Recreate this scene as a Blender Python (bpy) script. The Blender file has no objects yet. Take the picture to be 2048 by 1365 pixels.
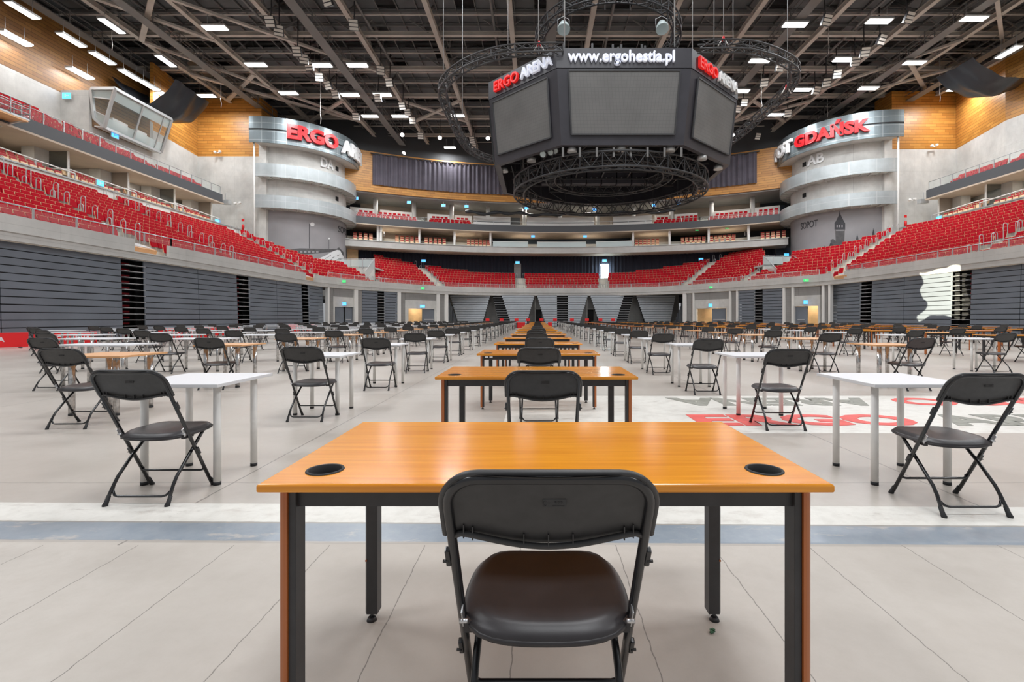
import bpy, bmesh, math, random
from mathutils import Vector, Matrix
random.seed(7)
PI = math.pi
SC = bpy.context.scene
COL = SC.collection

# ---------------------------------------------------------------- camera
CAM_H = 1.19
cd = bpy.data.cameras.new('camera')
cam = bpy.data.objects.new('camera', cd)
COL.objects.link(cam)
cam.location = (0, 0, CAM_H)
cam.rotation_euler = (PI/2, 0, 0)
cd.sensor_width = 36.0
cd.lens = 36.0*954/2048
cd.shift_x = -51/2048
cd.shift_y = -45.5/2048
cd.clip_end = 400
cd.clip_start = 0.05
SC.camera = cam

# ---------------------------------------------------------------- world and exposure
w = bpy.data.worlds.new('hall_ambient_fill')  # even ambient fill added, entering from the open side behind the camera
SC.world = w
w.use_nodes = True
bg = w.node_tree.nodes['Background']
bg.inputs[0].default_value = (0.93, 0.96, 1.0, 1)
bg.inputs[1].default_value = 0.5
SC.view_settings.view_transform = 'Standard'
SC.view_settings.look = 'None'
SC.view_settings.gamma = 1.0
SC.view_settings.use_curve_mapping = False
SC.view_settings.exposure = -0.45

LAMP_W = 900.0      # each visible roof lamp
BANK_W = 3000.0     # lamp banks over the near half of the hall

def area_light(name, loc, rot, sx, sy, power, color=(.95, .975, 1), spread=PI):
    l = bpy.data.lights.new(name, 'AREA')
    l.shape = 'RECTANGLE'; l.size = sx; l.size_y = sy
    l.energy = power; l.color = color
    l.spread = spread
    o = bpy.data.objects.new(name, l)
    o.location = loc; o.rotation_euler = rot
    COL.objects.link(o)
    return o

# roof lamp banks over the near half of the hall, above and behind the camera
for bx in (-20, 4, 28):
    for by in (-4, 10, 24):
        area_light('roof_lamp_bank', (bx, by, 26.0), (0, 0, 0), 9, 5, BANK_W)
# spot added in place of low sun, aimed at the folded stand at the right
sp = bpy.data.lights.new('sun_patch_beam', 'SPOT')
sp.energy = 900000; sp.spot_size = math.radians(7); sp.spot_blend = 0.45; sp.color = (1, .93, .70)
sp.shadow_soft_size = 0.05
sp.use_nodes = True      # made-up mask cuts the beam to a wavy-edged rectangle
_nt = sp.node_tree; _em = _nt.nodes['Emission']; _tc = _nt.nodes.new('ShaderNodeTexCoord'); _sx = _nt.nodes.new('ShaderNodeSeparateXYZ')
_nt.links.new(_tc.outputs['Normal'], _sx.inputs[0])
def _m(op, a, b=None):
    n = _nt.nodes.new('ShaderNodeMath'); n.operation = op
    for i, v in enumerate((a, b)):
        if v is None: continue
        if isinstance(v, (int, float)): n.inputs[i].default_value = v
        else: _nt.links.new(v, n.inputs[i])
    return n.outputs[0]
_u = _m('DIVIDE', _sx.outputs[0], _sx.outputs[2]); _v = _m('DIVIDE', _sx.outputs[1], _sx.outputs[2])
_ns = _nt.nodes.new('ShaderNodeTexNoise'); _ns.inputs['Scale'].default_value = 38; _ns.inputs['Detail'].default_value = 0.5
_nt.links.new(_tc.outputs['Normal'], _ns.inputs['Vector'])
_w = _m('MULTIPLY', _m('SUBTRACT', _ns.outputs['Fac'], .5), .030)
_mu = _m('LESS_THAN', _m('ABSOLUTE', _m('ADD', _u, _w)), .027); _mv = _m('LESS_THAN', _m('ABSOLUTE', _m('ADD', _v, _w)), .034)
_nt.links.new(_m('MULTIPLY', _m('MULTIPLY', _mu, _mv), 1.0), _em.inputs['Strength'])
so = bpy.data.objects.new('sun_patch_beam', sp); COL.objects.link(so)
so.location = (-12, 5, 7.5)
so.rotation_euler = (Vector((29, 34.4, 3.05))-Vector(so.location)).to_track_quat('-Z', 'Y').to_euler()

# unseen lamps added to brighten the far balcony and the boxes
for gx, gy in ((-22, 71.5), (-12, 75.2), (-2, 76.8), (8, 76.8), (18, 75.2), (28, 71.5)):
    area_light('gallery_fill_lamp', (gx, gy-.8, 18.6), (0, 0, 0), 2.4, .3, 230, (1, .96, .9))
    area_light('gallery_fill_lamp', (gx, gy-.6, 14.25), (0, 0, 0), 2.4, .3, 110, (1, .94, .86))
for bx, by0 in ((-38.5, 0), (45.5, -1.8)):
    for by in (29, 34, 39.5, 45, 50.5): area_light('box_fill_lamp', (bx, by+by0, 14.25), (0, 0, 0), .3, 1.6, 55, (1, .94, .86))

# ---------------------------------------------------------------- materials
def mat(name, col, rough=.6, metal=0.0, spec=.5, noise=None, bump=None, emit=None, alpha=None, trans=None, coat=None):
    """noise=(scale, amount, detail): colour mottling; bump=(scale, strength)"""
    m = bpy.data.materials.new(name)
    m.use_nodes = True
    nt = m.node_tree
    b = nt.nodes['Principled BSDF']
    b.inputs['Base Color'].default_value = (*col, 1)
    b.inputs['Roughness'].default_value = rough
    b.inputs['Metallic'].default_value = metal
    b.inputs['Specular IOR Level'].default_value = spec
    if coat: b.inputs['Coat Weight'].default_value = coat; b.inputs['Coat Roughness'].default_value = .08
    if noise or bump:
        tc = nt.nodes.new('ShaderNodeTexCoord')
    if noise:
        n = nt.nodes.new('ShaderNodeTexNoise')
        n.inputs['Scale'].default_value = noise[0]
        n.inputs['Detail'].default_value = noise[2] if len(noise) > 2 else 5
        r = nt.nodes.new('ShaderNodeMix'); r.data_type = 'RGBA'
        a = noise[1]
        r.inputs[6].default_value = (*[c*(1-a) for c in col], 1)
        r.inputs[7].default_value = (*[min(1, c*(1+a)) for c in col], 1)
        mr = nt.nodes.new('ShaderNodeMapRange')
        mr.inputs[1].default_value = .3; mr.inputs[2].default_value = .7
        nt.links.new(tc.outputs['Object'], n.inputs['Vector'])
        nt.links.new(n.outputs['Fac'], mr.inputs[0])
        nt.links.new(mr.outputs[0], r.inputs[0])
        nt.links.new(r.outputs[2], b.inputs['Base Color'])
    if bump:
        n2 = nt.nodes.new('ShaderNodeTexNoise'); n2.inputs['Scale'].default_value = bump[0]
        n2.inputs['Detail'].default_value = 4
        bp = nt.nodes.new('ShaderNodeBump'); bp.inputs['Strength'].default_value = bump[1]
        bp.inputs['Distance'].default_value = .02
        nt.links.new(tc.outputs['Object'], n2.inputs['Vector'])
        nt.links.new(n2.outputs['Fac'], bp.inputs['Height'])
        nt.links.new(bp.outputs[0], b.inputs['Normal'])
    if emit:
        b.inputs['Emission Color'].default_value = (*emit[:3], 1)
        b.inputs['Emission Strength'].default_value = emit[3]
    if alpha is not None:
        b.inputs['Alpha'].default_value = alpha
    if trans: b.inputs['Transmission Weight'].default_value = trans
    return m

def N(nt, t, **kw):
    n = nt.nodes.new(t)
    for k, v in kw.items(): setattr(n, k, v)
    return n

def math_node(nt, op, a, b=None):
    n = nt.nodes.new('ShaderNodeMath'); n.operation = op
    for i, v in enumerate((a, b)):
        if v is None: continue
        if isinstance(v, (int, float)): n.inputs[i].default_value = v
        else: nt.links.new(v, n.inputs[i])
    return n.outputs[0]

def mix_col(nt, fac, a, b):
    n = nt.nodes.new('ShaderNodeMix'); n.data_type = 'RGBA'
    if isinstance(fac, (int, float)): n.inputs[0].default_value = fac
    else: nt.links.new(fac, n.inputs[0])
    for i, v in ((6, a), (7, b)):
        if isinstance(v, tuple): n.inputs[i].default_value = (*v, 1)
        else: nt.links.new(v, n.inputs[i])
    return n.outputs[2]

def noise_node(nt, vec, scale, detail=5, rough=.5, stretch=None):
    if stretch:
        mp = nt.nodes.new('ShaderNodeMapping'); mp.inputs['Scale'].default_value = stretch
        nt.links.new(vec, mp.inputs[0]); vec = mp.outputs[0]
    n = nt.nodes.new('ShaderNodeTexNoise'); n.inputs['Scale'].default_value = scale
    n.inputs['Detail'].default_value = detail; n.inputs['Roughness'].default_value = rough
    nt.links.new(vec, n.inputs['Vector'])
    return n.outputs['Fac']

def ramp(nt, fac, lo, hi):
    mr = nt.nodes.new('ShaderNodeMapRange'); mr.clamp = True
    mr.inputs[1].default_value = lo; mr.inputs[2].default_value = hi
    nt.links.new(fac, mr.inputs[0])
    return mr.outputs[0]

# polished concrete floor with saw-cut joints, worn white and blue painted bands and a white painted field
def floor_material():
    m = bpy.data.materials.new('polished_concrete_floor'); m.use_nodes = True
    nt = m.node_tree; b = nt.nodes['Principled BSDF']
    tc = N(nt, 'ShaderNodeTexCoord'); P = tc.outputs['Object']
    sx = N(nt, 'ShaderNodeSeparateXYZ'); nt.links.new(P, sx.inputs[0])
    X, Y = sx.outputs[0], sx.outputs[1]
    big = noise_node(nt, P, .35, 6, .6)
    fine = noise_node(nt, P, 9, 8, .7)
    speck = noise_node(nt, P, 120, 3, .8)
    c1 = mix_col(nt, ramp(nt, big, .3, .7), (.42, .375, .33), (.53, .485, .44))
    c2 = mix_col(nt, math_node(nt, 'MULTIPLY', ramp(nt, fine, .4, .75), .5), c1, (.40, .355, .31))
    c3 = mix_col(nt, math_node(nt, 'MULTIPLY', ramp(nt, speck, .5, .9), .06), c2, (.22, .20, .18))
    wob = math_node(nt, 'MULTIPLY', math_node(nt, 'SUBTRACT', noise_node(nt, P, 14, 4), .5), .02)
    # slabs: joints along and across the hall
    def joint(coord, pitch, off, width):
        t = math_node(nt, 'ADD', math_node(nt, 'ADD', coord, off), wob)
        f = math_node(nt, 'ABSOLUTE', math_node(nt, 'SUBTRACT', math_node(nt, 'FRACT', math_node(nt, 'DIVIDE', t, pitch)), .5))
        return math_node(nt, 'LESS_THAN', math_node(nt, 'SUBTRACT', .5, f), width/pitch)
    near = math_node(nt, 'LESS_THAN', Y, 2.5)
    jx = math_node(nt, 'MULTIPLY', joint(X, .5, .09, .0022), near)
    jx2 = math_node(nt, 'MULTIPLY', joint(X, 5.0, 2.2, .006), math_node(nt, 'GREATER_THAN', Y, 2.5))
    jy = joint(Y, 4.0, .55, .006)
    jj = math_node(nt, 'MAXIMUM', jx, math_node(nt, 'MAXIMUM', jx2, math_node(nt, 'MULTIPLY', jy, .6)))
    c4 = mix_col(nt, math_node(nt, 'MULTIPLY', jj, .75), c3, (.13, .115, .10))
    # painted bands
    tilt = math_node(nt, 'ADD', Y, math_node(nt, 'MULTIPLY', X, .012))
    Yw = math_node(nt, 'ADD', tilt, math_node(nt, 'MULTIPLY', wob, .5))
    def band(c, a, bb):
        return math_node(nt, 'MULTIPLY', math_node(nt, 'GREATER_THAN', c, a), math_node(nt, 'LESS_THAN', c, bb))
    wear = ramp(nt, noise_node(nt, P, 2.2, 9, .72, (1, 3.2, 1)), .55, .63)
    wear2 = ramp(nt, noise_node(nt, P, 1.1, 9, .75, (1, 3.5, 1)), .60, .64)
    keep = math_node(nt, 'SUBTRACT', 1.0, math_node(nt, 'MAXIMUM', math_node(nt, 'MULTIPLY', wear, .55), math_node(nt, 'MULTIPLY', wear2, .8)))
    dirt = mix_col(nt, ramp(nt, fine, .45, .8), (.70, .675, .625), (.56, .53, .48))
    white = math_node(nt, 'MULTIPLY', band(Yw, 2.765, 3.04), keep)
    c5 = mix_col(nt, white, c4, dirt)
    edge = math_node(nt, 'MULTIPLY', band(Yw, 2.745, 2.768), .6)
    c5 = mix_col(nt, edge, c5, (.2, .19, .17))
    edge2 = math_node(nt, 'MULTIPLY', band(Yw, 2.505, 2.535), .35)
    bluec = mix_col(nt, ramp(nt, fine, .4, .8), (.225, .265, .31), (.30, .33, .365))
    wear3 = ramp(nt, noise_node(nt, P, 2.6, 8, .7, (1, 2.6, 1)), .58, .64)
    blue = math_node(nt, 'MULTIPLY', band(Yw, 2.53, 2.75), math_node(nt, 'SUBTRACT', 1.0, math_node(nt, 'MULTIPLY', wear3, .7)))
    c6 = mix_col(nt, blue, c5, bluec)
    c6 = mix_col(nt, edge2, c6, (.25, .23, .21))
    fld = math_node(nt, 'MULTIPLY', band(math_node(nt, 'ADD', Y, math_node(nt, 'MULTIPLY', wob, .5)), 4.94, 7.3), band(X, -.39, 14.2))
    fld = math_node(nt, 'MULTIPLY', fld, keep)
    c7 = mix_col(nt, fld, c6, dirt)
    nt.links.new(c7, b.inputs['Base Color'])
    paint = math_node(nt, 'MAXIMUM', white, fld)
    rg = math_node(nt, 'ADD', math_node(nt, 'MULTIPLY', ramp(nt, big, .3, .7), .10), .28)
    # slab in front of the bands is unpolished
    rg2 = math_node(nt, 'MAXIMUM', rg, math_node(nt, 'MULTIPLY', math_node(nt, 'LESS_THAN', Y, 2.53), .6))
    rg3 = math_node(nt, 'MAXIMUM', rg2, math_node(nt, 'MULTIPLY', paint, .45))
    nt.links.new(rg3, b.inputs['Roughness'])
    b.inputs['Specular IOR Level'].default_value = .5
    bp = N(nt, 'ShaderNodeBump'); bp.inputs['Strength'].default_value = .12; bp.inputs['Distance'].default_value = .01
    nt.links.new(math_node(nt, 'SUBTRACT', 1.0, jj), bp.inputs['Height'])
    nt.links.new(bp.outputs[0], b.inputs['Normal'])
    return m

def wood_material(name, c_lo, c_hi, grain_axis='X', rough=.3, coat=.3, scale=1.0):
    m = bpy.data.materials.new(name); m.use_nodes = True
    nt = m.node_tree; b = nt.nodes['Principled BSDF']
    tc = N(nt, 'ShaderNodeTexCoord'); P = tc.outputs['Object']
    st = {'X': (1.2*scale, 26*scale, 26*scale), 'Z': (30*scale, 30*scale, 1.2*scale)}[grain_axis]
    g = noise_node(nt, P, 1.0, 7, .62, st)
    st2 = tuple(v*.18 for v in st)
    g2 = noise_node(nt, P, 1.0, 4, .5, st2)
    st3 = tuple(v*3.5 for v in st)
    g3 = noise_node(nt, P, 1.0, 3, .5, st3)
    wv = math_node(nt, 'FRACT', math_node(nt, 'MULTIPLY', g2, 9))
    wv = math_node(nt, 'ABSOLUTE', math_node(nt, 'SUBTRACT', wv, .5))
    f = math_node(nt, 'ADD', math_node(nt, 'MULTIPLY', ramp(nt, g, .3, .7), .5), math_node(nt, 'MULTIPLY', wv, .35))
    f = math_node(nt, 'ADD', f, math_node(nt, 'MULTIPLY', ramp(nt, g3, .3, .7), .25))
    c = mix_col(nt, f, c_lo, c_hi)
    nt.links.new(c, b.inputs['Base Color'])
    b.inputs['Roughness'].default_value = rough
    b.inputs['Coat Weight'].default_value = coat; b.inputs['Coat Roughness'].default_value = .15
    return m

def cladding_material(name, c_lo, c_hi, pitch=.32):
    """horizontal timber boards with dark shadow grooves"""
    m = bpy.data.materials.new(name); m.use_nodes = True
    nt = m.node_tree; b = nt.nodes['Principled BSDF']
    tc = N(nt, 'ShaderNodeTexCoord'); P = tc.outputs['Object']
    sx = N(nt, 'ShaderNodeSeparateXYZ'); nt.links.new(P, sx.inputs[0])
    row = math_node(nt, 'FLOOR', math_node(nt, 'DIVIDE', sx.outputs[2], pitch))
    fr = math_node(nt, 'FRACT', math_node(nt, 'DIVIDE', sx.outputs[2], pitch))
    line = math_node(nt, 'LESS_THAN', fr, .12)
    h = math_node(nt, 'ADD', sx.outputs[0], sx.outputs[1])
    vfr = math_node(nt, 'FRACT', math_node(nt, 'ADD', math_node(nt, 'DIVIDE', h, 1.3), math_node(nt, 'MULTIPLY', row, .37)))
    vline = math_node(nt, 'LESS_THAN', vfr, .03)
    cellr = N(nt, 'ShaderNodeTexWhiteNoise'); cellr.noise_dimensions = '2D'
    cv = N(nt, 'ShaderNodeCombineXYZ')
    nt.links.new(row, cv.inputs[0])
    nt.links.new(math_node(nt, 'FLOOR', math_node(nt, 'ADD', math_node(nt, 'DIVIDE', h, 1.3), math_node(nt, 'MULTIPLY', row, .37))), cv.inputs[1])
    nt.links.new(cv.outputs[0], cellr.inputs['Vector'])
    c = mix_col(nt, cellr.outputs['Value'], c_lo, c_hi)
    gg = noise_node(nt, P, 1.0, 5, .6, (1.5, 1.5, 20))
    c = mix_col(nt, math_node(nt, 'MULTIPLY', ramp(nt, gg, .4, .8), .4), c, tuple(v*.7 for v in c_lo))
    c = mix_col(nt, math_node(nt, 'MULTIPLY', vline, .35), c, tuple(v*.3 for v in c_lo))
    c = mix_col(nt, math_node(nt, 'MULTIPLY', line, .75), c, tuple(v*.18 for v in c_lo))
    nt.links.new(c, b.inputs['Base Color'])
    b.inputs['Roughness'].default_value = .42
    return m

def concrete_material(name, col, stain=.22, joints=None):
    m = bpy.data.materials.new(name); m.use_nodes = True
    nt = m.node_tree; b = nt.nodes['Principled BSDF']
    tc = N(nt, 'ShaderNodeTexCoord'); P = tc.outputs['Object']
    n1 = noise_node(nt, P, .35, 8, .65)
    n2 = noise_node(nt, P, 2.2, 6, .65, (1, 1, .35))
    c = mix_col(nt, ramp(nt, n1, .35, .7), tuple(v*(1-stain) for v in col), tuple(min(1, v*(1+stain*.5)) for v in col))
    c = mix_col(nt, math_node(nt, 'MULTIPLY', ramp(nt, n2, .5, .8), stain*1.6), c, tuple(v*.6 for v in col))
    if joints:
        sx = N(nt, 'ShaderNodeSeparateXYZ'); nt.links.new(P, sx.inputs[0])
        fr = math_node(nt, 'FRACT', math_node(nt, 'DIVIDE', sx.outputs[2], joints[0]))
        l1 = math_node(nt, 'LESS_THAN', fr, .02/joints[0])
        h = math_node(nt, 'ADD', sx.outputs[0], sx.outputs[1])
        l2 = math_node(nt, 'LESS_THAN', math_node(nt, 'FRACT', math_node(nt, 'DIVIDE', h, joints[1])), .02/joints[1])
        c = mix_col(nt, math_node(nt, 'MULTIPLY', math_node(nt, 'MAXIMUM', l1, l2), .3), c, tuple(v*.35 for v in col))
    nt.links.new(c, b.inputs['Base Color'])
    b.inputs['Roughness'].default_value = .75
    return m

def grid_material(name, col, line, px, pz, wd, rough=.5, metal=0.0, strength=.6, alpha=None, mirror=False):
    """panels with a fine regular grid, e.g. an LED wall or mesh cladding"""
    m = bpy.data.materials.new(name); m.use_nodes = True
    nt = m.node_tree; b = nt.nodes['Principled BSDF']
    tc = N(nt, 'ShaderNodeTexCoord'); P = tc.outputs['Object']
    sx = N(nt, 'ShaderNodeSeparateXYZ'); nt.links.new(P, sx.inputs[0])
    h = math_node(nt, 'ADD', math_node(nt, 'ABSOLUTE', sx.outputs[0]) if mirror else sx.outputs[0], math_node(nt, 'MULTIPLY', sx.outputs[1], .83))
    l1 = math_node(nt, 'LESS_THAN', math_node(nt, 'FRACT', math_node(nt, 'DIVIDE', h, px)), wd/px)
    l2 = math_node(nt, 'LESS_THAN', math_node(nt, 'FRACT', math_node(nt, 'DIVIDE', sx.outputs[2], pz)), wd/pz)
    n1 = noise_node(nt, P, .5, 5, .6)
    c = mix_col(nt, ramp(nt, n1, .3, .7), tuple(v*.85 for v in col), tuple(min(1, v*1.15) for v in col))
    c = mix_col(nt, math_node(nt, 'MULTIPLY', math_node(nt, 'MAXIMUM', l1, l2), strength), c, line)
    nt.links.new(c, b.inputs['Base Color'])
    b.inputs['Roughness'].default_value = rough
    b.inputs['Metallic'].default_value = metal
    if alpha is not None: b.inputs['Alpha'].default_value = alpha
    return m

M = {}
M['floor'] = floor_material()
M['conc'] = concrete_material('bare_concrete', (.60, .585, .555), .22, (2.6, 5.2))
M['conc_par'] = concrete_material('parapet_concrete', (.54, .525, .50), .15, (.52, 4.0))
M['conc_light'] = concrete_material('pale_concrete_steps', (.68, .64, .56), .12)
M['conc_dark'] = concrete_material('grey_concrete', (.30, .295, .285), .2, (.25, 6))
M['louver'] = concrete_material('ribbed_grey_blockwork', (.27, .26, .25), .15, (.2, .9))
M['white_conc'] = concrete_material('white_painted_concrete', (.72, .70, .67), .06)
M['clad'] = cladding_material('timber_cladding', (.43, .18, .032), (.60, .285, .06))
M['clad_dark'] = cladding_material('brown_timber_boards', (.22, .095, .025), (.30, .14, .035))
M['cherry'] = wood_material('cherry_desk_wood', (.62, .19, .006), (1.0, .42, .03), 'X', .2, .35)
M['cherry_leg'] = wood_material('cherry_leg_wood', (.34, .085, .016), (.52, .15, .03), 'Z', .3, .3)
M['cherry_far'] = wood_material('reddish_desk_wood', (.52, .16, .035), (.78, .29, .08), 'X', .35, .2)
M['beech'] = wood_material('beech_table_wood', (.62, .30, .12), (.85, .48, .24), 'X', .4, .1)
M['beech_seat'] = mat('beech_seat_shell', (.78, .55, .32), .5, noise=(6, .12))
M['black_plastic'] = mat('black_chair_plastic', (.042, .041, .042), .42, noise=(30, .15), bump=(900, .06))
M['seat_plastic'] = mat('dark_seat_plastic', (.034, .030, .032), .36, noise=(7, .25), bump=(900, .06))
M['black_gloss'] = mat('black_gloss_steel', (.012, .012, .014), .22, spec=.7)
M['black_steel'] = mat('black_powder_coated_steel', (.04, .04, .043), .45, noise=(18, .15))
M['rubber'] = mat('black_rubber', (.02, .02, .022), .7)
M['steel'] = mat('bright_steel', (.62, .62, .63), .3, .9)
M['chrome'] = mat('chrome_leg', (.60, .59, .58), .22, .9, noise=(25, .3))
M['white_top'] = mat('white_laminate', (.74, .74, .76), .35)
M['white_leg'] = mat('white_painted_leg', (.82, .80, .77), .4, noise=(8, .06))
M['red_pad'] = mat('red_upholstery', (.40, .004, .014), .8, spec=.12, noise=(1.2, .18))
M['red_dull'] = mat('dark_red_upholstery', (.36, .012, .02), .7)
M['galv'] = mat('galvanised_steel', (.50, .51, .52), .4, .55)
M['alu'] = mat('painted_aluminium', (.55, .56, .56), .4, .5)
M['stand'] = mat('grey_stand_panel', (.155, .175, .205), .45, noise=(.8, .08))
M['stand_light'] = mat('pale_grey_stand_panel', (.36, .39, .42), .45, noise=(.8, .08))
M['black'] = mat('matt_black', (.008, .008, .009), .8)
M['darkgrey'] = mat('dark_grey_paint', (.05, .052, .056), .6)
M['fascia'] = mat('dark_grey_fascia', (.075, .078, .085), .55)
M['tan'] = mat('tan_soffit', (.52, .42, .33), .7, noise=(.6, .08))
M['brown'] = mat('brown_back_wall', (.30, .245, .20), .7, noise=(.5, .12))
M['navy'] = mat('dark_blue_wall', (.02, .035, .055), .6)
M['curtain_black'] = mat('black_curtain_cloth', (.012, .014, .026), .85)
M['curtain_grey'] = mat('dark_grey_curtain_cloth', (.085, .075, .095), .8, noise=(.7, .2))
M['roof'] = mat('dark_roof_deck', (.11, .115, .12), .6, noise=(.4, .25))
M['beam'] = mat('grey_brown_roof_steel', (.46, .42, .375), .6, .0, noise=(.5, .15))
M['beam_dark'] = mat('dark_roof_steel', (.17, .165, .16), .6, .0)
M['screen'] = grid_material('grey_led_screen', (.15, .147, .143), (.09, .088, .085), .16, .16, .022, .55, 0, .35, mirror=True)
M['board'] = mat('dark_scoreboard_casing', (.045, .043, .052), .38, noise=(1.5, .12))
M['mesh_metal'] = grid_material('perforated_metal_panels', (.19, .225, .24), (.50, .53, .54), 1.55, 1.0, .05, .35, .5, .7)
M['mesh_light'] = grid_material('pale_perforated_metal', (.42, .455, .465), (.60, .62, .62), 1.55, 1.5, .05, .4, .35, .6)
M['glass'] = mat('clear_glass', (.55, .70, .68), .05, spec=.25, alpha=.13)
M['glass_white'] = mat('frosted_glass', (.70, .80, .80), .25, alpha=.62)
M['glass_dark'] = mat('dark_glass', (.05, .07, .07), .08, alpha=.55)
M['lamp'] = mat('lit_lamp_diffuser', (1, 1, 1), .5, emit=(1, .985, .96, 14))
M['letter_white'] = mat('lit_white_letter', (.85, .87, .95), .4, emit=(.82, .86, 1, .35))
M['letter_red'] = mat('lit_red_letter', (.75, .02, .02), .4, emit=(1, .02, .015, .45))
M['letter_red_plain'] = mat('red_letter', (.62, .008, .014), .35)
M['letter_grey'] = mat('pale_grey_letter', (.82, .82, .82), .5)
M['exit'] = mat('lit_blue_sign', (.1, .4, .8), .4, emit=(.06, .38, 1, 3.0))
M['exit_green'] = mat('lit_green_sign', (.05, .5, .15), .4, emit=(.02, .7, .15, 1.5))
M['red_board'] = mat('red_board_paint', (.70, .012, .015), .45)
M['floor_red'] = mat('worn_red_floor_paint', (.72, .10, .085), .6, noise=(9, .12))
M['floor_grey'] = mat('worn_grey_floor_paint', (.25, .245, .21), .6, noise=(9, .2))
M['tarp'] = mat('black_plastic_sheet', (.02, .022, .026), .3, bump=(2.5, .8))
M['day'] = mat('daylit_glass_door', (.8, .95, 1), .4, emit=(.75, .93, 1, 9))
M['warm'] = mat('lit_tan_corridor', (.80, .55, .30), .6, noise=(1.5, .12))
M['yellow'] = mat('yellow_wall', (.65, .30, .01), .6)
M['print_sky'] = mat('mural_grey_print', (.30, .29, .30), .55, noise=(.25, .14))
M['print_dark'] = mat('mural_dark_print', (.045, .045, .052), .55, noise=(3, .2))
M['print_mid'] = mat('mural_mid_print', (.085, .082, .085), .55, noise=(3, .2))
M['print_white'] = mat('mural_white_print', (.75, .75, .75), .55)
M['truss'] = mat('dark_truss_steel', (.07, .068, .07), .45, .4)
M['louvre_lamp'] = mat('floodlight_louvre', (.68, .64, .58), .4)
M['leaf'] = mat('green_scrap', (.05, .13, .07), .8)

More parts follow.
